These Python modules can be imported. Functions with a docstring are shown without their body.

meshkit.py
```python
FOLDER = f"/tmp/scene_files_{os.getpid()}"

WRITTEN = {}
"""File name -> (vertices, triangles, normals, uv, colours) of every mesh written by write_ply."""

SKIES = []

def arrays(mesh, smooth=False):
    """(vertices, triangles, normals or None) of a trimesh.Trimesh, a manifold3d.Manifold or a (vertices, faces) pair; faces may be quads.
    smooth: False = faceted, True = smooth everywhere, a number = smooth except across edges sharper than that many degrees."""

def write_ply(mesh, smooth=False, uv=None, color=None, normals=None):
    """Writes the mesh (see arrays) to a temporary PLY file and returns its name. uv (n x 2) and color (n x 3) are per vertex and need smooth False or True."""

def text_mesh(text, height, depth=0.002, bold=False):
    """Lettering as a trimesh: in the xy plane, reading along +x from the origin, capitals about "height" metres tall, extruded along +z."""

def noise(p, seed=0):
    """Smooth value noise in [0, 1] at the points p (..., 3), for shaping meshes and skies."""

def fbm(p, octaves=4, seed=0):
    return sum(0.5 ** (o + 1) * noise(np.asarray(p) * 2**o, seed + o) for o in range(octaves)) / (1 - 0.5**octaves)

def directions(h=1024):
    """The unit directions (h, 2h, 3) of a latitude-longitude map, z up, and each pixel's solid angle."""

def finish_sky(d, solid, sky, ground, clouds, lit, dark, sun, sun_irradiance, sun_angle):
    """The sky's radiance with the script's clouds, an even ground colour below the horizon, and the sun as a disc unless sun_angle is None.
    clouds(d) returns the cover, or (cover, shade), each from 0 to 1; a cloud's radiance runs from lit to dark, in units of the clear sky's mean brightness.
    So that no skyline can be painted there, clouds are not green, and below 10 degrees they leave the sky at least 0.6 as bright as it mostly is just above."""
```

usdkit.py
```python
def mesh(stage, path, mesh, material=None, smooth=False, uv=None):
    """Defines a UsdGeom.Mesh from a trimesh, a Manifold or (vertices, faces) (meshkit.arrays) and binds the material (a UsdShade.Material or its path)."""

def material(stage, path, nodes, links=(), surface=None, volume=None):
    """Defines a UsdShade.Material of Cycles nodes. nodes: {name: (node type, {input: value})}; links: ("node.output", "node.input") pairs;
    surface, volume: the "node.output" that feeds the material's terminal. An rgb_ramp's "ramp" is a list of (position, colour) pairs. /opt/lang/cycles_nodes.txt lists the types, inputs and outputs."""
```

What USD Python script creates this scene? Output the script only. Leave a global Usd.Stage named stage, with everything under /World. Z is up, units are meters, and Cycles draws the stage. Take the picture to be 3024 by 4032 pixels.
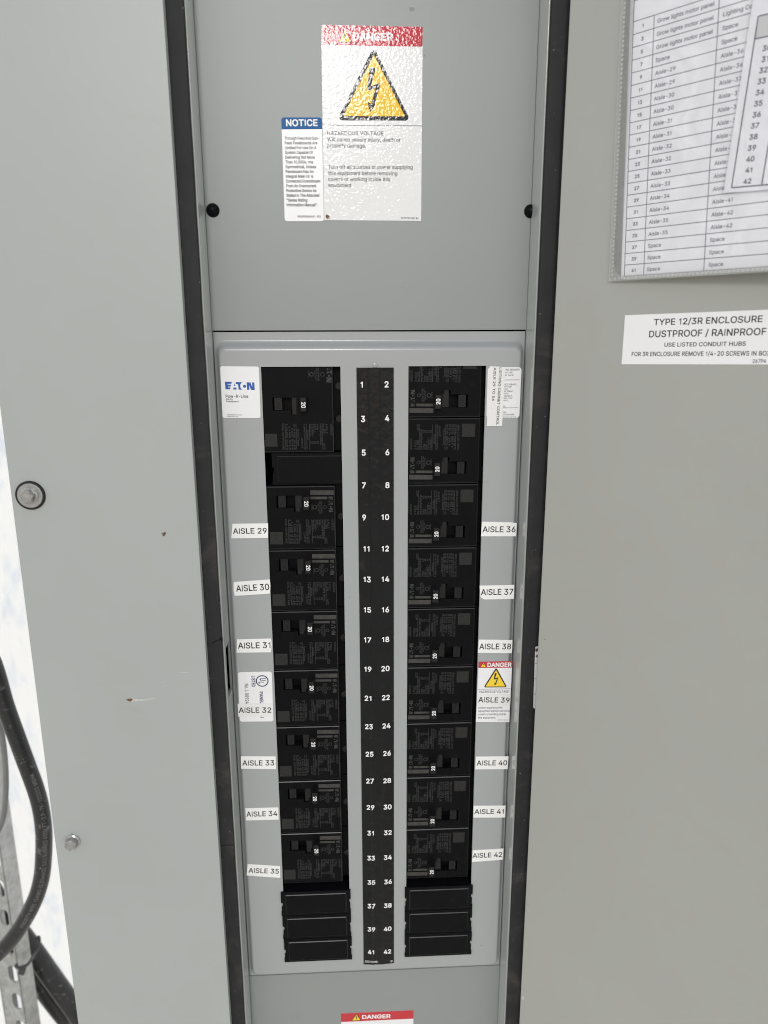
import math, sys
import numpy as np, trimesh, usdkit, meshkit
from pxr import Usd, UsdGeom, UsdLux, UsdShade, Gf, Sdf
from shapely.geometry import Polygon, Point, box, LineString, MultiPolygon
from shapely import affinity
from shapely.ops import unary_union

stage = Usd.Stage.CreateInMemory()
UsdGeom.SetStageUpAxis(stage, 'Z'); UsdGeom.SetStageMetersPerUnit(stage, 1.0)
UsdGeom.Xform.Define(stage, '/World'); UsdGeom.Scope.Define(stage, '/World/Looks')
IN = .0254                                   # the cabinet is laid out in inches, like the real one

# ------------------------------------------------------------------ camera (solved from the one-inch breaker pitch)
FPX, PITCH, YAW, ROLL = 2802.25, .232402, .046611, -.003583
CAM = np.array([-.012878, -.534205, .029211]) / IN
def camera_axes():
    w = np.array([math.sin(YAW)*math.cos(PITCH), math.cos(YAW)*math.cos(PITCH), -math.sin(PITCH)])
    r = np.cross(w, [0, 0, 1]); r /= np.linalg.norm(r); u = np.cross(r, w)
    return r*math.cos(ROLL)+u*math.sin(ROLL), -r*math.sin(ROLL)+u*math.cos(ROLL), w
CR, CU, CW = camera_axes()
cam = UsdGeom.Camera.Define(stage, '/World/camera')
cam.AddTransformOp().Set(Gf.Matrix4d(*CR, 0, *CU, 0, *(-CW), 0, *(CAM*IN), 1))
FOC = 6.86
cam.CreateFocalLengthAttr(FOC); cam.CreateHorizontalApertureAttr(FOC*3024/FPX); cam.CreateVerticalApertureAttr(FOC*4032/FPX)
cam.CreateFStopAttr(2.0); cam.CreateFocusDistanceAttr(.545); cam.CreateClippingRangeAttr(Gf.Vec2f(.01, 200))
cam.CreateExposureAttr(0.44)

# ------------------------------------------------------------------ sky and sun: bright overcast
SUN = np.array([-.055, -.935, .35]); SUN /= np.linalg.norm(SUN)
EL, RO = math.asin(SUN[2]), math.atan2(SUN[0], SUN[1])
SKY_STRENGTH, SUN_INTENSITY, CLOUD = .11, .19, 6.0
usdkit.material(stage, '/World/Looks/overcast_sky', {
    'tc': ('texture_coordinate', {}),
    'sky': ('sky_texture', {'sky_type': 'single_scattering', 'sun_disc': False, 'sun_elevation': EL, 'sun_rotation': RO, 'ground_albedo': .3}),
    'n': ('noise_texture', {'scale': 2.6, 'detail': 5.0, 'roughness': .55, 'distortion': .4}),
    'cover': ('rgb_ramp', {'ramp': [(0, (.8, .8, .8)), (.42, (.88, .88, .88)), (.6, (.97, .97, .97)), (1, (1, 1, 1))]}),
    'shade': ('rgb_ramp', {'ramp': [(.25, (CLOUD*.45, CLOUD*.455, CLOUD*.465)), (.45, (CLOUD*.8, CLOUD*.81, CLOUD*.825)), (.62, (CLOUD*1.25, CLOUD*1.26, CLOUD*1.28)), (1, (CLOUD*1.5, CLOUD*1.5, CLOUD*1.49))]}),
    'm': ('mix', {'mix_type': 'mix'}), 'bg': ('background_shader', {'strength': SKY_STRENGTH})},
    [('tc.generated', 'n.vector'), ('n.fac', 'cover.fac'), ('n.fac', 'shade.fac'), ('cover.color', 'm.fac'), ('sky.color', 'm.color1'), ('shade.color', 'm.color2'), ('m.color', 'bg.color')], surface='bg.background')
dome = UsdLux.DomeLight.Define(stage, '/World/sky')
UsdShade.MaterialBindingAPI.Apply(dome.GetPrim()).Bind(UsdShade.Material.Get(stage, '/World/Looks/overcast_sky'))
dome.GetPrim().SetCustomDataByKey('kind', 'structure')
sun = UsdLux.DistantLight.Define(stage, '/World/sun')
sun.CreateIntensityAttr(SUN_INTENSITY); sun.CreateAngleAttr(10.0); sun.CreateColorAttr(Gf.Vec3f(1, .985, .965)); sun.CreateNormalizeAttr(True)
zx = np.cross([0, 0, 1], SUN); zx /= np.linalg.norm(zx); zy = np.cross(SUN, zx)
sun.AddTransformOp().Set(Gf.Matrix4d(*zx, 0, *zy, 0, *SUN, 0, 0, 0, 3, 1))

# ------------------------------------------------------------------ materials
LOOK = {}
def look(name, rgb, rough=.4, metal=0., spec=.5, var=.04, vscale=25., bump=None, speck=None, grime=None, coat=0.):
    """principled paint/plastic/paper with a little tone variation; bump=(scale, distance m, strength), speck=(scale, threshold, colour)"""
    nodes = {'g': ('geometry', {}), 'n': ('noise_texture', {'scale': vscale, 'detail': 4.0, 'roughness': .6}),
             'r': ('rgb_ramp', {'ramp': [(.25, tuple(c*(1-var) for c in rgb)), (.75, tuple(min(1, c*(1+var)) for c in rgb))]}),
             'p': ('principled_bsdf', {'roughness': rough, 'metallic': metal, 'specular_ior_level': spec, 'coat_weight': coat})}
    links = [('g.position', 'n.vector'), ('n.fac', 'r.fac')]
    last = 'r.color'
    if speck:
        sc, th, col, hard = speck
        nodes['sn'] = ('noise_texture', {'scale': sc, 'detail': 3.0, 'roughness': .55})
        nodes['sr'] = ('rgb_ramp', {'ramp': [(th, (0, 0, 0)), (min(1, th+hard), (1, 1, 1))]})
        nodes['sm'] = ('mix', {'mix_type': 'mix', 'color2': col})
        links += [('g.position', 'sn.vector'), ('sn.fac', 'sr.fac'), ('sr.color', 'sm.fac'), (last, 'sm.color1')]
        last = 'sm.color'
    if grime:
        sc, lo, hi, col, amt = grime
        nodes['gn'] = ('noise_texture', {'scale': sc, 'detail': 6.0, 'roughness': .65, 'distortion': .6})
        nodes['gr'] = ('rgb_ramp', {'ramp': [(lo, (0, 0, 0)), (hi, (amt, amt, amt))]})
        nodes['gm'] = ('mix', {'mix_type': 'mix', 'color2': col})
        links += [('g.position', 'gn.vector'), ('gn.fac', 'gr.fac'), ('gr.color', 'gm.fac'), (last, 'gm.color1')]
        last = 'gm.color'
    links.append((last, 'p.base_color'))
    if bump:
        nodes['bn'] = ('noise_texture', {'scale': bump[0], 'detail': 2.0, 'roughness': .5})
        nodes['b'] = ('bump', {'distance': bump[1], 'strength': bump[2]})
        links += [('g.position', 'bn.vector'), ('bn.fac', 'b.height'), ('b.normal', 'p.normal')]
    LOOK[name] = usdkit.material(stage, '/World/Looks/'+name, nodes, links, surface='p.BSDF')
    return LOOK[name]

PAINT = dict(rough=.38, spec=.42, var=.03, vscale=6., bump=(2600., .00004, .25))
look('enclosure_paint', (.350, .367, .360), grime=(14., .62, .8, (.30, .29, .26), .25), speck=(900., .775, (.16, .15, .13), .03), **PAINT)
look('door_paint', (.340, .346, .322), grime=(11., .6, .8, (.29, .28, .25), .25), speck=(800., .78, (.2, .19, .17), .03), **PAINT)
look('wall_paint', (.365, .378, .365), rough=.13, var=.02, vscale=9., bump=(1500., .00003, .15))
look('cover_paint', (.250, .264, .260), grime=(12., .62, .8, (.28, .28, .26), .3), speck=(700., .80, (.15, .14, .13), .03), **PAINT)
look('front_paint', (.328, .341, .347), rough=.19, var=.025, vscale=9., bump=(2600., .00004, .25), grime=(12., .65, .85, (.28, .28, .28), .2))
look('gasket_rubber', (.018, .0175, .0195), rough=.62, spec=.25, var=.2, vscale=40., grime=(26., .55, .75, (.085, .075, .065), .5), speck=(420., .735, (.34, .31, .27), .02), bump=(1800., .0001, .3))
look('black_plastic', (.0045, .0047, .0058), rough=.34, spec=.07, var=.15, vscale=60., grime=(90., .60, .8, (.03, .03, .03), .25), bump=(3500., .00004, .3))
look('breaker_plastic', (.0045, .0045, .0055), rough=.40, spec=.06, var=.15, vscale=50., grime=(70., .62, .85, (.03, .03, .031), .25), speck=(900., .80, (.08, .08, .08), .02), bump=(4200., .00004, .35))
look('rim_plastic', (.008, .008, .009), rough=.35, spec=.45, var=.2, vscale=300.)
look('handle_plastic', (.0055, .0055, .0065), rough=.25, spec=.32, var=.1)
look('dark_interior', (.004, .004, .007), rough=.7, spec=.1, var=.3)
look('moulded_print', (.013, .013, .014), rough=.5, spec=.1, var=.1)
look('breaker_print_panel', (.026, .026, .025), rough=.5, spec=.1, var=.35, vscale=700.)
look('breaker_print', (.042, .042, .042), rough=.5, spec=.15, var=.22, vscale=300.)
look('breaker_print_bar', (.050, .048, .045), rough=.45, spec=.2, var=.3, vscale=260.)
look('rating_print', (.80, .80, .80), rough=.5, var=.02)
look('strip_film', (.005, .005, .006), rough=.09, spec=.26, var=.3, vscale=30., bump=(150., .0016, .5), grime=(60., .6, .8, (.06, .055, .05), .35))
look('strip_print', (.82, .82, .82), rough=.4, var=.02)
STK = dict(rough=.32, var=.02, vscale=60.)
look('white_sticker', (.77, .77, .785), **STK)
look('tape_white', (.80, .80, .79), **STK)
look('clear_tape_white', (.74, .735, .725), rough=.28, var=.03, vscale=300., bump=(420., .0002, .2))
GL = dict(rough=.06, spec=.30, var=.015, vscale=60., bump=(440., .0006, .34))
look('glossy_white', (.74, .74, .74), **GL)
look('glossy_red', (.46, .038, .055), **GL)
look('glossy_yellow', (.80, .50, .045), **GL)
look('glossy_black', (.018, .018, .02), **GL)
look('print_red', (.50, .028, .04), **STK)
look('print_yellow', (.84, .60, .03), **STK)
look('print_black', (.022, .022, .024), **STK)
look('print_grey', (.12, .12, .125), **STK)
look('print_faint', (.62, .62, .625), **STK)
look('print_blue', (.012, .085, .36), **STK)
look('print_notice_blue', (.022, .105, .29), rough=.45, spec=.15)
look('print_navy', (.03, .045, .12), **STK)
look('paper', (.86, .86, .91), rough=.6, var=.015, vscale=40., bump=(60., .0006, .15))
look('toner', (.12, .12, .16), rough=.6, var=.1)
look('zinc', (.37, .37, .36), rough=.22, metal=.85, var=.15, vscale=180., bump=(900., .0001, .4), grime=(300., .55, .7, (.35, .33, .3), .5))
look('galvanised', (.44, .45, .45), rough=.42, metal=.75, var=.25, vscale=70., grime=(120., .5, .7, (.25, .25, .25), .6), bump=(500., .0002, .4))
look('cable_jacket', (.012, .012, .014), rough=.32, var=.3, vscale=30., grime=(60., .58, .74, (.36, .35, .34), .6), speck=(330., .71, (.4, .38, .35), .03), bump=(900., .0002, .3))
look('grey_jacket', (.16, .16, .16), rough=.5, var=.2, vscale=40.)
look('cable_print', (.15, .15, .15), rough=.6, var=.1)
look('nylon_black', (.035, .035, .037), rough=.4, var=.2, vscale=90.)
look('rust', (.14, .075, .04), rough=.8, var=.4, vscale=900.)
look('bare_scratch', (.46, .465, .45), rough=.5, var=.1, vscale=400.)
look('scuff', (.22, .225, .22), rough=.6, var=.2, vscale=500.)
LOOK['sheeting'] = usdkit.material(stage, '/World/Looks/sheeting', {
    'g': ('geometry', {}), 'mp': ('mapping', {'scale': (1., 1., .35)}), 'n': ('noise_texture', {'scale': 26., 'detail': 5., 'roughness': .6, 'distortion': .5}),
    'r': ('rgb_ramp', {'ramp': [(.50, (.97, .97, .97)), (.68, (.80, .84, .91))]}), 'b': ('bump', {'distance': .02, 'strength': .3}),
    'd': ('principled_bsdf', {'roughness': .5}), 't': ('translucent_bsdf', {}), 'm': ('mix_closure', {'fac': .45})},
    [('g.position', 'mp.vector'), ('mp.vector', 'n.vector'), ('n.fac', 'r.fac'), ('n.fac', 'b.height'), ('b.normal', 'd.normal'), ('r.color', 'd.base_color'), ('r.color', 't.color'), ('d.BSDF', 'm.closure1'), ('t.BSDF', 'm.closure2')], surface='m.closure')
look('pale_ground', (.72, .69, .61), rough=.9, var=.15, vscale=6., bump=(60., .01, .4), grime=(3., .5, .8, (.38, .36, .32), .5))
# clear, slightly milky pocket film
LOOK['pocket_film'] = usdkit.material(stage, '/World/Looks/pocket_film', {
    'g': ('geometry', {}), 'n': ('noise_texture', {'scale': 45., 'detail': 3., 'distortion': 1.2}), 'b': ('bump', {'distance': .004, 'strength': .4}),
    'tr': ('transparent_bsdf', {'color': (1, 1, 1)}), 'gl': ('glossy_bsdf', {'color': (.9, .9, .9), 'roughness': .1}), 'di': ('principled_bsdf', {'base_color': (.62, .63, .61), 'roughness': .5}),
    'f': ('fresnel', {'ior': 1.4}), 'm1': ('mix_closure', {'fac': .02}), 'm2': ('mix_closure', {}), 'fh': ('math', {'math_type': 'multiply', 'value2': .55})},
    [('g.position', 'n.vector'), ('n.fac', 'b.height'), ('b.normal', 'gl.normal'), ('b.normal', 'f.normal'), ('tr.BSDF', 'm1.closure1'), ('di.BSDF', 'm1.closure2'), ('f.fac', 'fh.value1'), ('fh.value', 'm2.fac'), ('m1.closure', 'm2.closure1'), ('gl.BSDF', 'm2.closure2')], surface='m2.closure')
LOOK['pocket_border'] = usdkit.material(stage, '/World/Looks/pocket_border', {'t': ('transparent_bsdf', {'color': (1, 1, 1)}), 'p': ('principled_bsdf', {'base_color': (.5, .51, .49), 'roughness': .3}), 'm': ('mix_closure', {'fac': .42})}, [('t.BSDF', 'm.closure1'), ('p.BSDF', 'm.closure2')], surface='m.closure')
look('pocket_weld', (.42, .43, .415), rough=.35, var=.05)

# ------------------------------------------------------------------ object helpers
USED = {}
def numbered(path):
    n = USED.get(path, -1)+1; USED[path] = n
    return path if n == 0 else f'{path}_{n:03d}'
def put(path, mesh, mat, smooth=False):
    return usdkit.mesh(stage, path, mesh, LOOK[mat] if isinstance(mat, str) else mat, smooth=smooth).GetPrim()
def arr(mesh):
    if hasattr(mesh, 'vertices'): return np.asarray(mesh.vertices, float), np.asarray(mesh.faces, int)
    return np.asarray(mesh[0], float), np.asarray(mesh[1], int)
class Thing:
    def __init__(s, name, label, cat, base, group=None, kind=None):
        s.path = numbered('/World/'+name); s.base = np.array(base, float)
        s.prim = UsdGeom.Xform.Define(stage, s.path); s.prim.AddTranslateOp().Set(Gf.Vec3d(*(s.base*IN)))
        p = s.prim.GetPrim()
        p.SetCustomDataByKey('label', label); p.SetCustomDataByKey('category', cat)
        if group: p.SetCustomDataByKey('group', group)
        if kind: p.SetCustomDataByKey('kind', kind)
    def part(s, name, mesh, mat, smooth=False, parent=None, label=None, kind=None):
        v, f = arr(mesh)
        path = numbered((parent or s.path)+'/'+name)
        p = put(path, ((v-s.base)*IN, f), mat, smooth)
        if label: p.SetCustomDataByKey('label', label)
        if kind: p.SetCustomDataByKey('kind', kind)
        return path
def copy_of(src, loc, rot_y, label):
    path = numbered('/World/'+src.path.split('/')[-1])
    x = UsdGeom.Xform.Define(stage, path); x.AddTranslateOp().Set(Gf.Vec3d(*(np.array(loc, float)*IN)))
    x.AddRotateYOp().Set(rot_y)
    # a fresh translate/rotate order on the copy: the referenced ops are replaced by these
    p = x.GetPrim(); p.GetReferences().AddInternalReference(src.path); p.SetInstanceable(True)
    was = src.prim.GetPrim().GetCustomData()
    for k in ('category', 'group'):
        if k in was: p.SetCustomDataByKey(k, was[k])
    p.SetCustomDataByKey('label', label)
def structure(name, mesh, mat, smooth=False):
    v, f = arr(mesh); p = put('/World/'+name, (v*IN, f), mat, smooth); p.SetCustomDataByKey('kind', 'structure')

def cat(ms):
    V, F, n = [], [], 0
    for m in ms:
        v, f = arr(m); V.append(v); F.append(f+n); n += len(v)
    return np.vstack(V), np.vstack(F)
def bx(x0, x1, y0, y1, z0, z1):
    m = trimesh.creation.box((x1-x0, y1-y0, z1-z0)); m.apply_translation(((x0+x1)/2, (y0+y1)/2, (z0+z1)/2)); return m
def polys(g):
    return [p for p in getattr(g, 'geoms', [g]) if p.geom_type == 'Polygon' and p.area > 1e-9]
def flat(g):
    """shapely -> flat (v2, f)"""
    V, F, n = [], [], 0
    for p in polys(g):
        v, f = trimesh.creation.triangulate_polygon(p, engine='earcut')
        v, f = np.asarray(v), np.asarray(f)
        a, b, c = v[f[:, 0]], v[f[:, 1]], v[f[:, 2]]
        flip = ((b-a)[:, 0]*(c-a)[:, 1]-(b-a)[:, 1]*(c-a)[:, 0]) < 0
        f = np.where(flip[:, None], f[:, ::-1], f)
        V.append(v); F.append(f+n); n += len(v)
    return np.vstack(V), np.vstack(F)
def slab(g, y0, y1):
    """shapely polygon in (x, z) extruded from y0 (front) to y1 (back)"""
    ms = []
    for p in polys(g):
        m = trimesh.creation.extrude_polygon(p, y1-y0, engine='earcut')
        v = np.asarray(m.vertices); ms.append((np.c_[v[:, 0], y0+v[:, 2], v[:, 1]], np.asarray(m.faces)[:, ::-1]))
    return cat(ms)
def prism(g, z0, z1):
    """shapely polygon in (x, y) extruded along z"""
    m = trimesh.creation.extrude_polygon(g, z1-z0, engine='earcut'); m.apply_translation((0, 0, z0)); return m
def rrect(x0, x1, z0, z1, r, n=6):
    pts = []
    for cx, cz, a0 in ((x1-r, z1-r, 0), (x0+r, z1-r, 90), (x0+r, z0+r, 180), (x1-r, z0+r, 270)):
        for k in range(n+1):
            a = math.radians(a0+90*k/n); pts.append((cx+r*math.cos(a), cz+r*math.sin(a)))
    return np.array(pts)
def loft(loops, closed=True):
    """loops: list of (n,3), quads between consecutive ones"""
    n = len(loops[0]); V = np.vstack(loops); F = []
    for i in range(len(loops)-1):
        for k in range(n if closed else n-1):
            a, b = i*n+k, i*n+(k+1) % n
            F += [(a, b, b+n), (a, b+n, a+n)]
    return V, np.array(F)
def lathe_y(profile, cx, cz, n=40):
    """profile: (radius, y) front to back, revolved about the y axis at (cx, cz)"""
    a = np.linspace(0, 2*math.pi, n, endpoint=False)
    return loft([np.c_[cx+r*np.cos(a), np.full(n, y), cz+r*np.sin(a)] for r, y in profile])
def tube(pts, rad, n=16, sub=8):
    from scipy.interpolate import CubicSpline
    pts = np.array(pts, float); t = np.r_[0, np.cumsum(np.linalg.norm(np.diff(pts, axis=0), axis=1))]
    s = CubicSpline(t, pts); tt = np.linspace(0, t[-1], sub*len(pts)); P = s(tt); T = s(tt, 1); T /= np.linalg.norm(T, axis=1)[:, None]
    loops, ref = [], np.array([0, -1., 0])
    for p, d in zip(P, T):
        a = ref-d*(ref@d); a /= np.linalg.norm(a); b = np.cross(d, a); ang = np.linspace(0, 2*math.pi, n, endpoint=False)
        loops.append(p+rad*(np.cos(ang)[:, None]*a+np.sin(ang)[:, None]*b))
    V, F = loft(loops); c0, c1 = len(V), len(V)+1; m = len(loops)
    cap = [(c0, (k+1) % n, k) for k in range(n)]+[(c1, (m-1)*n+k, (m-1)*n+(k+1) % n) for k in range(n)]
    return (np.vstack([V, P[:1], P[-1:]]), np.vstack([F, np.array(cap)])), s, t[-1]

# ------------------------------------------------------------------ planes and lettering
def ray(px, py): return CW+CR*(px-1512)/FPX-CU*(py-2016)/FPX
class Plane:
    """A flat surface of the cabinet (origin, right, up, normal towards the viewer), in inches. hit() measures where a sight line meets it."""
    def __init__(s, O, e1, e2):
        s.O, s.e1, s.e2 = np.array(O, float), np.array(e1, float), np.array(e2, float); s.n = np.cross(s.e1, s.e2)
    def hit(s, px, py):
        d = ray(px, py); t = ((s.O-CAM)@s.n)/(d@s.n); p = CAM+t*d-s.O
        return np.array([p@s.e1, p@s.e2])
    def to3(s, v2, off=0.): 
        v2 = np.asarray(v2); return s.O+v2[:, :1]*s.e1+v2[:, 1:2]*s.e2+off*s.n
    def ink(s, g, off):
        v, f = flat(g); return s.to3(v, off), f
    def sheet(s, g, off, t):
        ms = []
        for p in polys(g):
            m = trimesh.creation.extrude_polygon(p, t, engine='earcut'); v = np.asarray(m.vertices)
            ms.append((s.to3(v[:, :2], off)+v[:, 2:3]*s.n, np.asarray(m.faces)))
        return cat(ms)
def front(y): return Plane((0, y, 0), (1, 0, 0), (0, 0, 1))
_C, _T = {}, {}
def ink_width(t, bold):
    v = np.asarray(meshkit.text_mesh(t, 1.0, .01, bold).vertices); return v[:, 0].max()-v[:, 0].min()
def char(c, bold):
    """one letter as a polygon (capital height 1, left ink edge at 0), with its side bearing and advance; plain I and 1 without slab feet"""
    if (c, bold) in _C: return _C[c, bold]
    if ('H', bold) not in _C:
        wh, whh = ink_width('H', bold), ink_width('HH', bold); _C['H', bold] = None; adv = whh-wh; lsb = (adv-wh)/2
        _C['HH', bold] = (whh, adv, lsb); _C['H', bold] = (solid('H', bold), lsb, adv)
        if c == 'H': return _C['H', bold]
    whh, advh, lsbh = _C['HH', bold]
    sw = .205 if bold else .14
    if c == 'I': r = (box(0, 0, sw, 1), .1, sw+.2)
    elif c == '1': r = (unary_union([box(.24, 0, .24+sw, 1), LineString([(.06, .70), (.24+sw*.5, .93)]).buffer(sw*.46, cap_style=2)]).intersection(box(-1, 0, 2, 1)), .10, .74 if bold else .66)
    else:
        w = ink_width(c, bold); r = (solid(c, bold), ink_width('H'+c, bold)-w-(advh-lsbh), ink_width('H'+c+'H', bold)-whh)
    _C[c, bold] = r; return r
def solid(c, bold):
    m = meshkit.text_mesh(c, 1.0, .01, bold); v, f = np.asarray(m.vertices), np.asarray(m.faces); x0 = v[:, 0].min()
    top = f[(v[f][:, :, 2] > .009).all(1)]
    g = unary_union([Polygon(v[t][:, :2]).buffer(.001) for t in top]).buffer(0)
    return affinity.translate(g.buffer(.022 if not bold else .018, quad_segs=2).simplify(.008), -x0, 0)
def glyphs(t, bold=False):
    """flat lettering, capital height 1, starting at x = 0 on the baseline"""
    if (t, bold) not in _T:
        x, V, F, n = 0., [], [], 0
        for c in t:
            if c == ' ': x += .38; continue
            g, lsb, adv = char(c, bold)
            if (c, bold, 'm') not in _C: _C[c, bold, 'm'] = flat(g)
            v, f = _C[c, bold, 'm']; V.append(v+[x+lsb, 0]); F.append(f+n); n += len(v); x += adv
        v = np.vstack(V); _T[t, bold] = (v-[v[:, 0].min(), 0], np.vstack(F))
    return _T[t, bold]
def line2(t, a, b, cap, bold=False):
    """text from a to b (2D points at half capital height), stretched to that length"""
    v, f = glyphs(t, bold); a, b = np.array(a, float), np.array(b, float)
    ex = b-a; L = np.linalg.norm(ex); ex /= L; ey = np.array([-ex[1], ex[0]])
    return a+np.outer(v[:, 0]*L/v[:, 0].max(), ex)+np.outer((v[:, 1]-.5)*cap, ey), f
class Crop:
    """measured positions are noted in enlarged cut-outs: origin and scale"""
    def __init__(s, pl, ox, oy, k): s.pl, s.ox, s.oy, s.k = pl, ox, oy, k
    def __call__(s, x, y): return s.pl.hit(s.ox+x/s.k, s.oy+y/s.k)
    def poly(s, pts): return Polygon([tuple(s(*p)) for p in pts])
    def inch(s, x, y, d): return np.linalg.norm(s(x, y-d/2)-s(x, y+d/2))
    def text(s, t, x0, y0, x1, y1, cap, off, bold=False):
        v, f = line2(t, s(x0, y0), s(x1, y1), s.inch((x0+x1)/2, (y0+y1)/2, cap), bold)
        return s.pl.to3(v, off), f
    def bar(s, x0, y0, x1, y1, w, off):
        a, b = s(x0, y0), s(x1, y1); return s.pl.ink(LineString([a, b]).buffer(s.inch(x0, y0, w)/2, cap_style=2), off)
def rounded(g, r): return g.buffer(-r).buffer(r, quad_segs=5)
T0, TK, INK = .002, .006, .0105               # sticker lift, thickness, height of the print above the surface

def logo():
    """the maker's five-letter mark: solid letters cut by a crescent, height 1, drawn from measured corners"""
    E_ = Polygon([(235, 683), (488, 683), (415, 954), (250, 954)]).difference(unary_union([box(340, 757, 500, 784), box(345, 855, 470, 882)]))
    A_ = [Polygon([(583, 742), (614, 830), (562, 830)]), Polygon([(546, 888), (642, 888), (660, 960), (525, 959)])]
    arc = [(948+158*math.cos(math.radians(a)), 832+158*math.sin(math.radians(a))) for a in range(-112, -236, -8)]
    T_ = Polygon([(630, 688), (905, 688)]+arc+[(862, 965), (730, 963), (712, 765), (637, 765)]).buffer(0)
    N_ = Polygon([(1032, 692), (1168, 692), (1232, 862), (1228, 692), (1310, 692), (1322, 970), (1185, 970), (1118, 795), (1122, 968), (1042, 968)])
    g = unary_union([E_]+A_+[T_, Point(950, 838).buffer(56), N_])
    return affinity.scale(affinity.translate(g, -235, -970), 1/285., -1/285., origin=(0, 0))
LOGO = logo()
def place_shape(g, a, b, h):
    """unit-height shape g laid from a towards b (2D), height h"""
    x0, y0, x1, y1 = g.bounds; a, b = np.array(a, float), np.array(b, float); L = np.linalg.norm(b-a); ang = math.atan2(*(b-a)[::-1])
    g = affinity.affine_transform(g, [L/(x1-x0), 0, 0, h/(y1-y0), -x0*L/(x1-x0), -(y0+y1)/2*h/(y1-y0)])
    return affinity.translate(affinity.rotate(g, math.degrees(ang), origin=(0, 0)), *a)

# ------------------------------------------------------------------ the place round the cabinet
structure('ground', (np.array([[-600, -600, -75], [600, -600, -75], [600, 600, -75], [-600, 600, -75.]]), np.array([[0, 1, 2], [0, 2, 3]])), 'pale_ground')
wt = Thing('plastic_sheeting', 'bright white plastic sheeting hanging behind the grey cabinet and its cables', 'sheeting', (0, 40, -74.9))
gx, gz = np.meshgrid(np.linspace(-130, 130, 131), np.linspace(-74.9, 90, 71)); wy = 40+1.2*(meshkit.fbm(np.stack([gx*.05, gz*.012, 0*gx], -1), 3, 5)-.5)
idx = np.arange(gx.size).reshape(gx.shape); quads = np.stack([idx[:-1, :-1], idx[:-1, 1:], idx[1:, 1:], idx[1:, :-1]], -1).reshape(-1, 4)
wt.part('sheet', (np.c_[gx.ravel(), wy.ravel(), gz.ravel()], np.vstack([quads[:, [0, 1, 2]], quads[:, [0, 2, 3]]])), 'sheeting', smooth=True)

# ------------------------------------------------------------------ enclosure box with its bolted front panel
ZT, ZB = 13., -27.
WL, WR, PLX, PRX, OUT = -4.43, 4.665, -4.905, 5.45, -9.98
enc = Thing('electrical_enclosure', 'tall light grey steel electrical enclosure with bolted front panel and black rubber gaskets', 'electrical cabinet', (0, 0, ZB))
YP, YG = -1.15, -.72                         # front panel face, gasket seat
def rounded_bar(x0, x1, y0, y1, r): return rounded(box(x0, y0, x1, y1), r)
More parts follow.
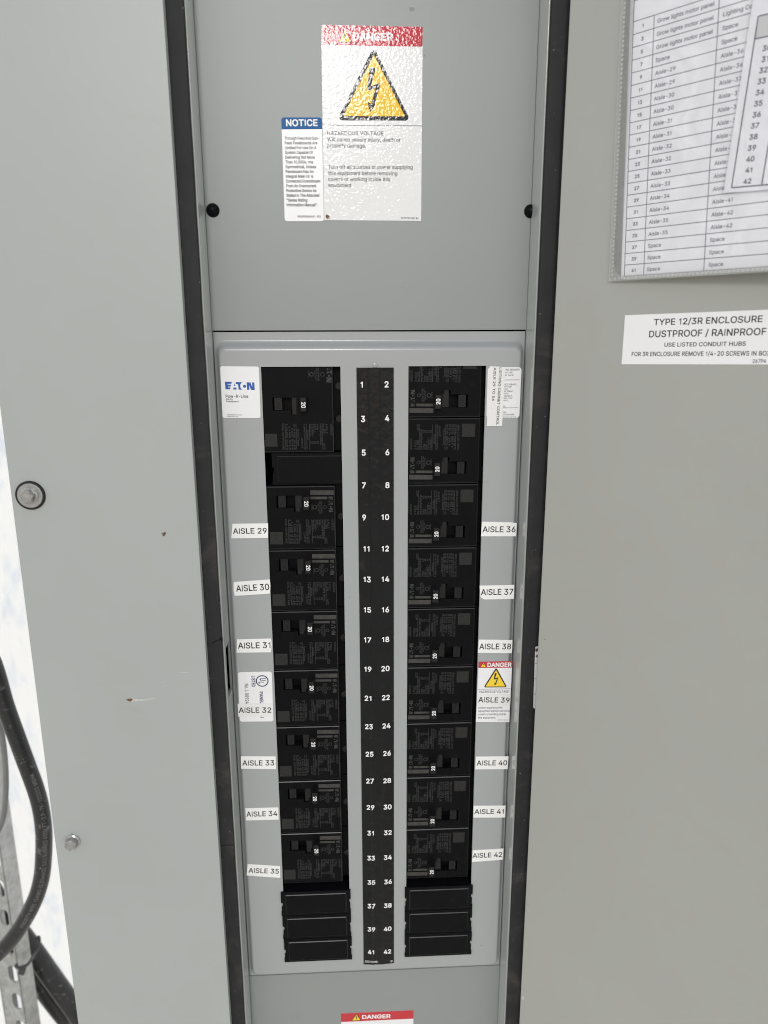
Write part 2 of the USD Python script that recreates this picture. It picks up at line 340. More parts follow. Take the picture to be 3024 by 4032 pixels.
# left: front panel folded back at its inner edge
enc.part('front_panel', prism(unary_union([rounded_bar(OUT, PLX, YP, YP+.11, .012), box(PLX-.085, YP+.05, PLX-.005, YG)]), ZB, ZT), 'enclosure_paint', smooth=35)
enc.part('box_side', bx(OUT+.002, OUT+.08, YP+.1, 6, ZB, ZT), 'enclosure_paint')
enc.part('box_side', bx(10.2, 10.28, YP+.1, 6, ZB, ZT), 'enclosure_paint')
enc.part('box_back', bx(OUT+.002, 10.28, 6.002, 6.08, ZB, ZT), 'enclosure_paint')
enc.part('box_top', bx(OUT+.09, 10.19, YP+.2, 5.99, ZT-.1, ZT-.02), 'enclosure_paint')
enc.part('box_bottom', bx(OUT+.09, 10.19, YP+.2, 5.99, ZB+.02, ZB+.1), 'enclosure_paint')
enc.part('interior_plate', bx(-4.3, 4.6, 1.6, 1.7, ZB+.5, ZT-.5), 'dark_interior')
# right flange, mostly hidden by the open door
enc.part('front_panel', prism(unary_union([rounded_bar(PRX, 10.28, YP+.3, YP+.4, .03), box(PRX+.005, YP+.35, PRX+.085, YG)]), ZB, ZT), 'enclosure_paint', smooth=35)
# inner side walls: a folded channel, slot for the latch in the left one
SLOT_Z = (-9.62, -7.95)
def side_wall(x, s, z0, z1):
    p = unary_union([rounded(unary_union([box(min(x, x+s*.07), YG-.02, max(x, x+s*.07), .42), box(min(x, x+s*1.6), YG-.02, max(x, x+s*1.6), YG+.05)]), .028)])
    return prism(p, z0, z1)
def side_web(x, s, y0, y1, z0, z1): return bx(min(x, x+s*.07), max(x, x+s*.07), y0, y1, z0, z1)
lw = cat([side_wall(WL, -1, ZB, SLOT_Z[0]), side_wall(WL, -1, SLOT_Z[1], ZT), 
          prism(rounded(box(WL-1.6, YG-.02, WL, YG+.22), .028), SLOT_Z[0], SLOT_Z[1]), side_web(WL, -1, .2, .42, *SLOT_Z)])
enc.part('side_wall', lw, 'wall_paint', smooth=35)
enc.part('side_wall', side_wall(WR, 1, ZB, ZT), 'wall_paint', smooth=35)
enc.part('latch_slot', cat([bx(WL-.5, WL-.45, YG+.1, .3, SLOT_Z[0]-.1, SLOT_Z[1]+.1)]), 'scuff')
tab = np.array([[WL, -.42, SLOT_Z[1]+.02], [WL, .22, SLOT_Z[1]+.02], [WL+.10, .20, SLOT_Z[1]-.35], [WL+.09, -.1, SLOT_Z[1]-.55], [WL-.03, -.40, SLOT_Z[1]-.3]])
# gaskets: rounded rubber strips on the seat; the left one is joined low down and torn by the latch slot
def gasket(x0, x1, z0, z1, y=YG-.02):
    p = rounded(box(x0, y-.15, x1, y-.003), .035); 
    n = max(2, int((z1-z0)*3)); L = np.array(p.exterior.coords)[:-1]; zs = np.linspace(z0, z1, n+1)
    loops = []
    for z in zs:
        w = .012*(meshkit.fbm(np.array([[x0*3, 0, z*.9]]), 3, 3)[0]-.5); loops.append(np.c_[L[:, 0]+w*(L[:, 0] > (x0+x1)/2)*2, L[:, 1]+w, np.full(len(L), z)])
    V, F = loft(loops); m = len(L); v2, f2 = flat(p)
    top = (np.c_[v2, np.full(len(v2), z1)], f2); bot = (np.c_[v2, np.full(len(v2), z0)], f2[:, ::-1])
    return cat([(V, F[:, ::-1] if False else F), top, bot])
SEAM = -14.62
g1 = enc.part('gasket', gasket(-5.35, WL-.035, SEAM+.012, ZT-.2), 'gasket_rubber', smooth=40)
g2 = enc.part('gasket', gasket(-5.35, WL-.035, ZB+.2, SEAM-.012), 'gasket_rubber', smooth=40)
enc.part('gasket', gasket(WR+.035, 5.75, ZB+.2, ZT-.2), 'gasket_rubber', smooth=40)
gp = front(YG-.172)
tear = Crop(gp, 0, 1700, 1.659)
enc.part('tear', gp.sheet(unary_union([LineString([tear(1388, 1384), tear(1405, 1370), tear(1430, 1360), tear(1447, 1352)]).buffer(.012), tear.poly([(1436, 1340), (1452, 1345), (1456, 1372), (1442, 1362)])]), 0, .004), 'dark_interior', parent=g1)
# bolts with sealing washers on the panel
def bolt(px, py, rubber, h, tw):
    pl = front(YP); c = pl.hit(px, py); cx, cz = c
    y = YP
    if rubber:
        b = enc.part('bolt', lathe_y([(.0, y-.075), (.338, y-.075), (.35, y-.062), (.35, y-.03)], cx, cz, 48), 'zinc', smooth=30, label='steel bolt on a wide washer with a black rubber seal')
        enc.part('rubber_seal', lathe_y([(.30, y-.04), (.355, y-.066), (.385, y-.066), (.408, y-.04), (.408, y+.01)], cx, cz, 48), 'gasket_rubber', smooth=50, parent=b)
        y -= .075
    else:
        b = enc.part('bolt', lathe_y([(.0, y-.02), (.20, y-.02), (.235, y-.008), (.24, y+.01)], cx, cz, 40), 'zinc', smooth=30, label='plain steel flange bolt without a washer')
        y -= .01
    enc.part('flange', lathe_y([(.0, y-.05), (.19, y-.05), (.236, y-.02), (.24, y+.01)], cx, cz, 40), 'zinc', smooth=30, parent=b)
    a = np.radians(np.arange(6)*60+tw); R = .196
    hexo = np.c_[cx+R*np.cos(a), cz+R*np.sin(a)]
    ring = lambda r, n=36: np.c_[cx+r*np.cos(np.arange(n)*2*math.pi/n), cz+r*np.sin(np.arange(n)*2*math.pi/n)]
    def hexring(scale, n=36):
        ang = np.arange(n)*2*math.pi/n; rr = R*math.cos(math.pi/6)/np.cos(((ang-math.radians(tw)) % (math.pi/3))-math.pi/6); return np.c_[cx+scale*rr*np.cos(ang), cz+scale*rr*np.sin(ang)]
    L = [np.c_[hexring(1)[:, 0], np.full(36, y-.04), hexring(1)[:, 1]], np.c_[hexring(1)[:, 0], np.full(36, y-h+.03), hexring(1)[:, 1]], np.c_[ring(.155)[:, 0], np.full(36, y-h), ring(.155)[:, 1]],
         np.c_[ring(.135)[:, 0], np.full(36, y-h), ring(.135)[:, 1]], np.c_[ring(.12)[:, 0], np.full(36, y-h+.02), ring(.12)[:, 1]], np.c_[ring(.001)[:, 0], np.full(36, y-h+.012), ring(.001)[:, 1]]]
    enc.part('hex_head', loft(L[::-1]), 'zinc', smooth=22, parent=b)
bolt(121, 1950, True, .25, 12)
bolt(287, 3312, False, .24, 20)
pp = front(YP); cp = Crop(pp, 0, 1700, 1.659)
rng = np.random.default_rng(7)
def blob(c, r, n=11, k=.45, sx=1.): 
    a = np.linspace(0, 2*math.pi, n, endpoint=False); rr = r*(1+k*(rng.random(n)-.5)*2); return Polygon(np.c_[c[0]+sx*rr*np.cos(a), c[1]+rr*np.sin(a)]).buffer(0)
enc.part('paint_chip', pp.ink(blob(cp(1070, 668), .055), .003), 'rust', label='small rusty chip in the panel paint')
enc.part('paint_chip', pp.ink(blob(cp(853, 1751), .045, sx=2.), .004), 'rust', label='rusty end of a scratch')
enc.part('scratch', pp.ink(unary_union([cp.poly([(845, 1742), (940, 1746), (1015, 1738), (1012, 1745), (950, 1756), (842, 1764)]), cp.poly([(1150, 1572), (1232, 1569), (1232, 1577)]), cp.poly([(1030, 1668), (1085, 1655), (1085, 1659)]), cp.poly([(1025, 1640), (1080, 1630), (1080, 1633)])]), .003), 'bare_scratch')
cq = Crop(pp, 200, 3230, 8.295)
kx = Crop(pp, 0, 2700, 1.659)
for g in [blob(cq(420, 590), .012), blob(cq(690, 440), .02, sx=1.6), blob(cq(800, 480), .012), blob(cq(640, 395), .008), blob(cq(480, 520), .010, sx=2), blob(cq(1045, 800), .008)]+[blob(kx(*p), .014) for p in ((548, 1884), (598, 2060), (600, 2190), (1143, 1830))]: enc.part('scuff', pp.ink(g, .003), 'scuff')
# strip of label that shows from behind the door edge
el = Thing('edge_label', 'narrow white label with rust stains peeking out between right gasket and door edge', 'label', (5.3, YG-.2, -11.2))
ep = front(YG-.19); ce = Crop(ep, 1980, 2400, 3.16)
el.part('sheet', ep.sheet(rounded(ce.poly([(402, 458), (560, 458), (530, 1240), (376, 1225)]), .05), T0, .02), 'white_sticker')
for yy in (668, 856, 1045): el.part('ruled_line', ce.bar(398-.035*(yy-600), yy, 500, yy+12, 5, .026), 'print_grey')
el.part('rust_stain', cat([ep.ink(blob(ce(420, 500), .05), .024), ep.ink(blob(ce(422, 575), .04), .024)]), 'rust')

# ------------------------------------------------------------------ cover plates and the dead front
YU, YF = .20, .25
up = Thing('upper_cover_plate', 'large plain grey steel cover plate at the top, behind the big danger label', 'cover plate', (0, YU, 1.5))
upp = up.part('plate', cat([slab(box(WL+.01, 1.53, WR-.01, ZT-.3), YU, YU+.06), slab(box(WL+.01, 1.53, WR-.01, 1.6), YU+.061, YU+.3)]), 'cover_paint')
def dome(cx, cz, r, y): return lathe_y([(r*math.sin(a), y-.85*r*math.cos(a)) for a in np.linspace(0.001, math.pi/2, 12)]+[(r*1.04, y-.01), (r*1.04, y+.01)], cx, cz, 32)
up.part('bumper', dome(-4.215, 4.745, .178, YU), 'black_plastic', smooth=True)
up.part('bumper', dome(4.645, 4.76, .178, YU), 'black_plastic', smooth=True)
pu = front(YU)
sp = Crop(pu, 600, 0, .9759)
for g in (blob(sp(1101, 455), .03, sx=.6), blob(sp(998, 36), .05, sx=1.4), blob(sp(962, 1106), .02), blob(sp(640, 970), .02), blob(sp(1045, 213), .02)): up.part('speck', pu.ink(g, .003), 'scuff')
lo = Thing('lower_cover_plate', 'plain grey steel cover plate at the bottom, below the breaker cover', 'cover plate', (0, YF, ZB+.3))
lo.part('plate', slab(box(WL+.01, ZB+.3, WR-.01, -20.965), YF-.02, YF+.05), 'cover_paint')
pl2 = front(YF-.02); sl = Crop(pl2, 820, 3400, 2.44)
ringpts = [sl(830+34*math.cos(a)*rng.uniform(.8, 1.25), 1463+30*math.sin(a)*rng.uniform(.8, 1.25)) for a in np.linspace(0, 6.0, 22)]
lo.part('scratched_ring', pl2.ink(unary_union([blob(p, .012) for p in ringpts]), .003), 'scuff', kind='stuff')
lo.part('speck', pl2.ink(blob(sl(1620, 1327), .02, sx=.6), .003), 'scuff')

fx0, fx1, fz0, fz1 = -4.19, 4.44, -20.62, .955
df = Thing('breaker_cover', 'raised light grey dead front cover with two tall openings for the breakers', 'panel cover', (0, 0, fz0))
LWX, RWX = (-3.058, -.775), (1.199, 3.479); WZ = (-19.9, .508)
face = Polygon(rrect(fx0, fx1, fz0, fz1, .16)).difference(unary_union([box(LWX[0], WZ[0], LWX[1], WZ[1]), box(RWX[0], WZ[0], RWX[1], WZ[1])]))
v, f = flat(face); fr = (np.c_[v[:, 0], np.zeros(len(v)), v[:, 1]], f)
edges = []
for a, b in (LWX, RWX):
    q = np.array([[a, WZ[0]], [b, WZ[0]], [b, WZ[1]], [a, WZ[1]]]); edges.append(loft([np.c_[q[:, 0], np.full(4, y), q[:, 1]] for y in (0, .07)]))
    m = np.array([[a, WZ[0]], [b, WZ[0]], [b, WZ[1]], [a, WZ[1]]])
back = slab(face.buffer(-.05), .068, .07)
prof = [(0, 0), (.035, .002), (.07, .012), (.11, .035)]+[(.11+.13*k/3, .035+.175*k/3) for k in (1, 2, 3)]+[(.27, .235), (.30, .246), (.33, .25)]
prof = [(a/.33, b) for a, b in prof]
loops = []
for t, y in prof:
    L = rrect(fx0-.19*t, fx1+.19*t, fz0-.29*t, fz1+.30*t, .16+.12*t); loops.append(np.c_[L[:, 0], np.full(len(L), y), L[:, 1]])
Lf = rrect(WL+.02, WR-.02, -20.955, 1.488, .02); loops.append(np.c_[Lf[:, 0], np.full(len(Lf), .252), Lf[:, 1]]); loops.append(np.c_[Lf[:, 0], np.full(len(Lf), .30), Lf[:, 1]])
V, F = loft(loops)
df.part('face', cat([fr]+edges+[back]), 'front_paint')
df.part('raised_edge', (V, F[:, ::-1]), 'front_paint', smooth=50)
p0 = front(0.)
c5, c6, c7, c8 = (Crop(p0, ox, oy, 2.44) for ox, oy in ((820, 1350), (1500, 1350), (820, 2150), (1500, 2150)))
c9, c10, c11, c12 = (Crop(p0, ox, oy, 2.44) for ox, oy in ((820, 2950), (1500, 2950), (820, 3400), (1500, 3400)))
rv = c5(1600, 212); df.part('rivet', lathe_y([(.001, -.03), (.05, -.028), (.08, -.015), (.095, .001)], rv[0], rv[1], 24), 'front_paint', smooth=True)
for g in (blob(c12(968, 786), .02, sx=2.2), blob(c6(1022, 1338), .01, sx=4), blob(c7(1355, 495), .018)): df.part('mark', p0.ink(g, .003), 'scuff')

# ------------------------------------------------------------------ numbered strip
sx0, sx1, sz0, sz1 = -.312, .772, -20.41, .47
st = Thing('number_strip', 'glossy black strip of white circuit numbers 1 to 42 between the two breaker columns', 'number strip', (0, 0, sz0))
def yprof(x, z):
    x = np.asarray(x, float); c = (x-(sx0+sx1)/2)/((sx1-sx0)/2)
    return -.016-.032*(1-c**2)-.020*np.exp(-((x-.03)/.022)**2)+.010*np.exp(-((x-.12)/.03)**2)-.016*np.exp(-((x-.36)/.025)**2)
xs = np.linspace(sx0, sx1, 64); zs = np.linspace(sz0, sz1, 60); X, Z = np.meshgrid(xs, zs)
Yv = yprof(X, Z)+.006*(meshkit.fbm(np.stack([X*2, Z*.8, 0*X], -1), 3, 9)-.5)
idx = np.arange(X.size).reshape(X.shape); q = np.stack([idx[:-1, :-1], idx[:-1, 1:], idx[1:, 1:], idx[1:, :-1]], -1).reshape(-1, 4)
sf = (np.c_[X.ravel(), Yv.ravel(), Z.ravel()], np.vstack([q[:, [0, 1, 2]], q[:, [0, 2, 3]]]))
st.part('film', cat([sf, bx(sx0, sx1, -.012, -.002, sz0, sz1)]), 'strip_film', smooth=30)
st.part('joint', p0.ink(box(sx0, -10.005, sx1, -9.99), .05), 'dark_interior')
NUM = {1: (1424.1, 1514.8), 3: (1429.4, 1649.6), 5: (1432.3, 1782), 7: (1433.1, 1910.7), 9: (1433.9, 2037.3), 11: (1442.5, 2160.7), 13: (1445.4, 2281.1), 15: (1446.6, 2400.8), 17: (1447, 2518.9), 19: (1448.3, 2634.4), 21: (1449, 2748.8), 23: (1452.8, 2860.2), 25: (1455.2, 2968.9), 27: (1456.9, 3074.6), 29: (1458.9, 3178.3), 31: (1459.3, 3279.5), 33: (1461.4, 3377.9), 35: (1462.6, 3473.4), 37: (1462.6, 3566.8), 39: (1462.6, 3658.2), 41: (1460.6, 3747.5),
       2: (1522.1, 1513.1), 4: (1524.2, 1646.3), 6: (1525.4, 1780.3), 8: (1525.4, 1909.8), 10: (1516.8, 2035.7), 12: (1516.8, 2159.8), 14: (1517.2, 2279.9), 16: (1517.6, 2400), 18: (1518, 2517.2), 20: (1517.6, 2631.6), 22: (1519.3, 2745.9), 24: (1521.7, 2857.4), 26: (1523.8, 2965.6), 28: (1524.6, 3073), 30: (1526.2, 3177), 32: (1527, 3277.9), 34: (1527, 3375.4), 36: (1527.9, 3471.3), 38: (1527, 3564.8), 40: (1526.2, 3656.6), 42: (1525.4, 3746.3)}
pst = front(-.045)
def on_strip(v2): return np.c_[v2[:, 0], yprof(v2[:, 0], v2[:, 1])-.018, v2[:, 1]]
for n in sorted(NUM):
    c = pst.hit(*NUM[n]); v, f = glyphs(str(n), True); h = .168; w = v[:, 0].max()*h*.95
    v2, f = line2(str(n), (c[0]-w/2, c[1]), (c[0]+w/2, c[1]), h, True); st.part('number', (on_strip(v2), f), 'strip_print')
cs = Crop(pst, 1380, 3400, 5.265)
v2, f = line2('32C1121H01', cs(300, 2032), cs(570, 2030), cs.inch(430, 2030, 36)); st.part('small_print', (on_strip(v2), f), 'strip_print')
v2, f = line2('R1', cs(835, 2028), cs(875, 2027), cs.inch(850, 2030, 34)); st.part('small_print', (on_strip(v2), f), 'strip_print')

# ------------------------------------------------------------------ breakers
YB = .06
pb = front(YB)
GB = 'black 20 amp breakers in two columns'
def ring2(c, r, w): return Point(*c).buffer(r, quad_segs=8).difference(Point(*c).buffer(r-w, quad_segs=8))
def build_breaker(label, cx, cz, half, crop, three=False):
    t = Thing('three_pole_breaker' if three else 'circuit_breaker', label, 'circuit breaker', (cx, YB, cz), None if three else GB)
    x0, x1, z0, z1 = cx-1.0775, cx+1.0775, cz-half+.014, cz+half-.014
    if three: win, notch = [(145, 645), (560, 645), (560, 868), (150, 868)], [(468, 860), (560, 860), (562, 950), (478, 950)]
    else: win, notch = [(205, 222), (625, 222), (625, 428), (208, 428)], [(500, 420), (600, 420), (600, 494), (502, 494)]
    k = crop.poly
    hole = unary_union([k(win), k(notch)]).buffer(.003)
    outer = box(x0, z0, x1, z1); 
    # front layer a little smaller than the case so that its rim catches the light
    q4 = lambda i, y: np.array([[x0+i, y, z0+i], [x1-i, y, z0+i], [x1-i, y, z1-i], [x0+i, y, z1-i]])
    V, F = loft([q4(0, YB+.032), q4(.008, YB+.012), q4(.030, YB)]); t.part('rim', (V, F), 'rim_plastic')
    t.part('case', cat([slab(box(x0+.030, z0+.030, x1-.030, z1-.030).difference(hole), YB, YB+.05), slab(outer.difference(hole), YB+.032, YB+.30),
                        slab(box(x0-.35, z0+.004, x1+.45, z1-.004), YB+.30, YB+1.2)]), 'breaker_plastic')
    # screw recess in the shoulder
    zsc = [cz-.03] if not three else [crop(1290, 450)[1], crop(1290, 1030)[1]]
    for z in zsc:
        t.part('screw_head', lathe_y([(.001, YB+.275), (.07, YB+.275), (.075, YB+.262), (.105, YB+.262), (.12, YB+.275), (.125, YB+.302)], x1+.17, z, 24), 'handle_plastic', smooth=30)
    off = .004; inkm = []
    I = lambda g: inkm.append(pb.ink(g, off))
    def tx(s, xa, ya, xb, yb, cap, bold=False): 
        v, f = line2(s, crop(xa, ya), crop(xb, yb), crop.inch((xa+xb)/2, (ya+yb)/2, cap), bold); inkm.append((pb.to3(v, off), f))
    # handle: rocker floor, ON tile, ramp and the protruding tip with its rating
    hx0, hz1 = crop(*win[0]); hx1, hz0 = crop(*win[2])
    hz0 = crop(win[0][0], win[2][1])[1]
    hp = t.part('handle', cat([slab(box(hx0+.05, hz0+.01, hx0+.27, hz1-.01), YB+.03, YB+.2), slab(box(hx0+.56, hz0-.13, hx0+.75, hz1-.012), YB+.045, YB+.25)]), 'handle_plastic')
    v2, f = line2('ON', (hx0+.16, hz1-.03), (hx0+.16, hz0+.05), .15); t.part('lettering', (front(YB+.03).to3(v2, .003), f), 'moulded_print', parent=hp)
    tipx, tipz = (cx+.215, (hz0+hz1)/2)
    tw, th = .088, .205
    r4 = lambda sx, sz, y, r=.02: np.c_[rrect(tipx-sx, tipx+sx, tipz-sz, tipz+sz, r, 3)[:, 0], np.full(16, y), rrect(tipx-sx, tipx+sx, tipz-sz, tipz+sz, r, 3)[:, 1]]
    tp = [r4(tw+.03, th+.012, YB+.29), r4(tw+.022, th+.01, YB), r4(tw+.006, th, YB-.22), r4(tw-.001, th-.005, YB-.265), r4(tw-.012, th-.014, YB-.275)]
    V, F = loft(tp); v2c, f2c = flat(Polygon(tp[-1][:, [0, 2]])); cap = (np.c_[v2c[:, 0], np.full(len(v2c), YB-.275), v2c[:, 1]], f2c)
    tpath = t.part('handle_tip', cat([(V, F[:, ::-1]), cap]), 'handle_plastic', smooth=35)
    fp = front(YB-.275); g20, f20 = glyphs('20', True); hh = .118
    v2, f = line2('20', (tipx+.005, tipz+.07), (tipx+.005, tipz-.095), hh, True); t.part('rating', (fp.to3(v2, .004), f), 'rating_print', parent=tpath)
    # moulded marks
    mk = [(350, 150, 40), (705, 155)] if not three else [(297, 560, 38), (685, 575)]
    t.part('moulded_mark', cat([pb.sheet(ring2(crop(mk[0][0], mk[0][1]), .072, .018), -.002, .012), pb.sheet(box(*np.r_[crop(mk[1][0]-40, mk[1][1]+4), crop(mk[1][0]+42, mk[1][1]-4)]), -.002, .012)]), 'breaker_plastic')
    bars = []
    if three:
        t.part('push_button', pb.sheet(ring2(crop(970, 755), .175, .012), -.002, .010), 'breaker_plastic')
        I(place_shape(LOGO, crop(1140, 40), crop(1130, 380), crop.inch(1130, 200, 95)))
        I(ring2(crop(1015, 240), .062, .014)); I(ring2(crop(825, 240), .062, .02))
        for s, xx, a, b in (('CIRCUIT BREAKER', 945, 125, 355), ('ISSUE NO. AC-4092', 915, 125, 358), ('HACR TYPE', 885, 165, 310), ('LR 43556', 772, 180, 292)): tx(s, xx, a, xx+6, b, 22)
        y0, y1 = 1100, 1550; X = dict(model=1165, r0=1195, pole=1085, inn=1038, r1=1012, ir=985, v=930, v1=885, v2=845, v3=805, r2=785, hz=752, r3=735, ser=703, num=652, tt=590, r4=555, a1=525, a2=485, a3=440, a4=392, r5=365, wire=325)
        num, model, pole = '220517T', 'GHB3020', '3 POLE'
    else:
        bars += [k([(773, 130), (1165, 130), (1167, 207), (773, 205)]), k([(775, 237), (1055, 237), (1056, 278), (775, 278)])]
        I(place_shape(LOGO, crop(1113, 232), crop(1120, 495), crop.inch(1118, 360, 68)))
        I(ring2(crop(1016, 410), .052, .014)); I(ring2(crop(850, 410), .066, .02)); I(k([(985, 392), (998, 392), (998, 432), (985, 432)]))
        for s, xx, a, b in (('CIRCUIT BREAKER', 960, 308, 515), ('ISSUE NO. AC-4092', 932, 308, 518), ('HACR TYPE', 905, 345, 480), ('LR 43556', 800, 362, 465)): tx(s, xx, a, xx+5, b, 22)
        y0, y1 = 620, 1020; X = dict(model=1143, r0=1180, pole=1072, inn=1032, r1=1008, ir=980, v=933, v1=895, v2=856, v3=818, r2=798, hz=760, r3=742, ser=715, num=672, tt=606, r4=582, a1=552, a2=510, a3=467, a4=430, r5=405, wire=365)
        num, model, pole = '210913T', 'GHB2020', '2 POLE'
    dy = y1-y0; sl = 12*dy/400.
    def col(s, key, a, b, cap=30): tx(s, X[key]+sl*a, y0+dy*a, X[key]+sl*b, y0+dy*b, cap)
    def rule(key, a=0., b=1.): I(LineString([crop(X[key]+sl*a, y0+dy*a), crop(X[key]+sl*b, y0+dy*b)]).buffer(.006, cap_style=2))
    col(model, 'model', 0, .44); rule('r0', .05, 1.); col(pole, 'pole', 0, .37); col('In= 20A', 'inn', 0, .39); col('40°C', 'inn', .75, 1.); rule('r1')
    col('Interrupting Ratings', 'ir', 0, .82, 32); col('Volts', 'v', 0, .24, 32); col('kA', 'v', .67, .79); col('240 ~', 'v1', 0, .33); col('65', 'v1', .67, .78)
    col('277/480 ~', 'v2', 0, .5); col('14', 'v2', .67, .78); col('125/250 =', 'v3', 0, .5); col('14', 'v3', .67, .78); rule('r2'); col('50/60Hz', 'hz', .24, .62); rule('r3')
    col('2 poles in series for DC', 'ser', 0, 1., 28); col(num, 'num', .53, .95); col('Terminal Torque', 'tt', .18, .85, 30); rule('r4')
    for s, a, kk in (('14-10 AWG  20 LB IN', 0, 'a1'), ('8 AWG  40 LB IN', .18, 'a2'), ('6-4 AWG  45 LB IN', .1, 'a3'), ('3-1/0 AWG  45 LB IN', 0, 'a4')): col(s, kk, a, 1., 31)
    rule('r5'); col('CU/AL 60/75°C WIRE', 'wire', -.02, 1., 30)
    t.part('print', cat(inkm), 'breaker_print')
    sq = [(97, 828), (312, 828), (320, 1035), (100, 1035)] if not three else [(18, 1275), (222, 1275), (236, 1498), (20, 1498)]
    t.part('print_panel', pb.ink(k(sq), off), 'breaker_print_panel')
    for b in bars: t.part('print_bar', pb.ink(b, off), 'breaker_print_bar')
    return t
cb = Crop(pb, 1040, 1900, 4.253)
first = build_breaker('black breaker, second from the top in the left column, beside the AISLE 29 tape', -2.0775, -4, 1., cb)
build_breaker('wider black three-pole breaker at the top of the left column, beside the white maker label', -2.0775, -.5, 1.5, Crop(pb, 1040, 1420, 4.425), True)
NTH = 'first second third fourth fifth sixth seventh last last'.split()
for k in range(1, 7):
    copy_of(first, (-2.0775, YB, -4-2*k), 0, f'black breaker, {NTH[k+1] if k < 6 else "eighth"} from the top in the left column, beside the AISLE {29+k} tape')
for k in range(9):
    lab = ['black breaker topmost in the right column, its upper end cut off by the cover', 'black breaker second from the top in the right column, with no tape beside it'][k] if k < 2 else f'black breaker, {(NTH[k] if k < 7 else ("eighth", "ninth")[k-7])} from the top in the right column, beside the AISLE {34+k} tape'
    copy_of(first, (2.2775, YB, -2*k), 180, lab)

# ------------------------------------------------------------------ filler plates
def filler(label, x0, x1, z0, z1, y, src=None):
    t = Thing('filler_plate', label, 'filler plate', (x0, y, z0), 'black blank filler plates')
    W, H = x1-x0, z1-z0
    base = box(x0, z0+.012, x1, z1-.012)
    nz = z0+.43*H
    notches = unary_union([box(x0-.1, nz-.05, x0+.055, nz+.11), box(x1-.055, nz+.02, x1+.1, nz+.17), box(x0-.1, nz-.25, x0+.018, nz+.11), box(x1-.02, nz-.25, x1+.1, nz+.1)])
    t.part('flange', cat([slab(rounded(base.difference(notches), .012), y, y+.05), slab(box(x0+.09, z0+.03, x1-.09, z1-.03), y+.05, y+.5)]), 'black_plastic')
    pr = [(.0, y), (.012, y-.03), (.03, y-.042)]
    loops = [np.c_[rrect(x0+.15+i, x1-.14-i, z0+.09+i, z1-.09-i, .02, 3)[:, 0], np.full(16, yy), rrect(x0+.15+i, x1-.14-i, z0+.09+i, z1-.09-i, .02, 3)[:, 1]] for i, yy in pr]
    V, F = loft(loops); v2, f2 = flat(Polygon(loops[-1][:, [0, 2]]))
    rp = t.part('raised_panel', cat([(np.c_[v2[:, 0], np.full(len(v2), pr[-1][1]), v2[:, 1]], f2)]), 'black_plastic'); t.part('rim', (V, F[:, ::-1]), 'rim_plastic', smooth=30, parent=rp)
for side, (x0, x1) in (('left', (-3.14, -.735)), ('right', (1.15, 3.528))):
    for k in range(3):
        z1 = -17.222-.974*k
        filler(f'{("uppermost", "middle", "lowest")[k]} blank black filler plate at the bottom of the {side} breaker column', x0+(.02*k if side == 'left' else 0), x1+(.015*(k == 2)), z1-.974, z1, -.06)
filler('blank black filler plate set back between the three-pole breaker and the breaker at AISLE 29', -2.87, -.45, -2.995, -2.005, .16)

# ------------------------------------------------------------------ stickers
def sticker(name, label, pl, crop, corners, mat='white_sticker', r=.0, group=None, lift=0., catg='label'):
    g = crop.poly(corners); g = rounded(g, r) if r else g
    c = g.centroid; base = pl.to3(np.array([[c.x, g.bounds[1]]]), 0)[0]
    t = Thing(name, label, catg, base, group)
    t.part('sheet', pl.sheet(g, T0+lift, TK), mat); t.shape, t.off = g, INK+lift
    return t
A29 = [  # number, crop, corners tl tr br bl, text ends
    (29, c5, [(233, 1738), (575, 1733), (575, 1873), (222, 1877)], (238, 1808, 563, 1804), 52),
    (30, c7, [(246, 345), (592, 320), (597, 385), (592, 456), (254, 478), (244, 415)], (268, 408, 585, 390), 58),
    (31, c7, [(276, 895), (603, 888), (611, 940), (603, 1019), (272, 1024), (276, 960)], (286, 956, 597, 950), 55),
    (33, c9, [(314, 66), (648, 68), (651, 190), (316, 187)], (328, 131, 635, 129), 48),
    (34, c9, [(357, 566), (672, 558), (677, 675), (363, 683)], (367, 623, 664, 615), 46),
    (35, c9, [(378, 1102), (690, 1122), (692, 1235), (648, 1232), (370, 1212)], (388, 1161, 680, 1172), 44),
    (36, c6, [(970, 1718), (1240, 1722), (1305, 1732), (1297, 1857), (960, 1857)], (977, 1790, 1293, 1790), 54),
    (37, c8, [(948, 380), (1280, 372), (1277, 507), (990, 512), (955, 490)], (961, 442, 1270, 438), 55),
    (38, c8, [(940, 898), (1263, 902), (1258, 1028), (930, 1025)], (945, 964, 1250, 964), 52),
    (40, c10, [(912, 70), (1225, 66), (1217, 190), (905, 192)], (920, 131, 1212, 129), 46),
    (41, c10, [(890, 542), (1197, 540), (1192, 655), (888, 656)], (898, 598, 1180, 596), 44),
    (42, c10, [(882, 970), (1177, 953), (1170, 1060), (874, 1083)], (880, 1021, 1164, 1010), 44)]
ORD = dict(zip((29, 30, 31, 33, 34, 35, 36, 37, 38, 40, 41, 42), ('topmost', 'second', 'third', 'fifth', 'sixth', 'lowest')*2))
SIDE = {30: ', tilted slightly upward', 35: ', tilted slightly downward', 37: ' with a curled lower corner'}
for n, c, q, tt, cap in A29:
    t = sticker('tape_label', f'{ORD[n]} white tape label {"left" if n < 36 else "right"} of the breakers, printed AISLE {n}{SIDE.get(n, "")}', p0, c, q, 'tape_white')
    t.part('lettering', c.text(f'AISLE {n}', *tt, cap, INK), 'print_black')

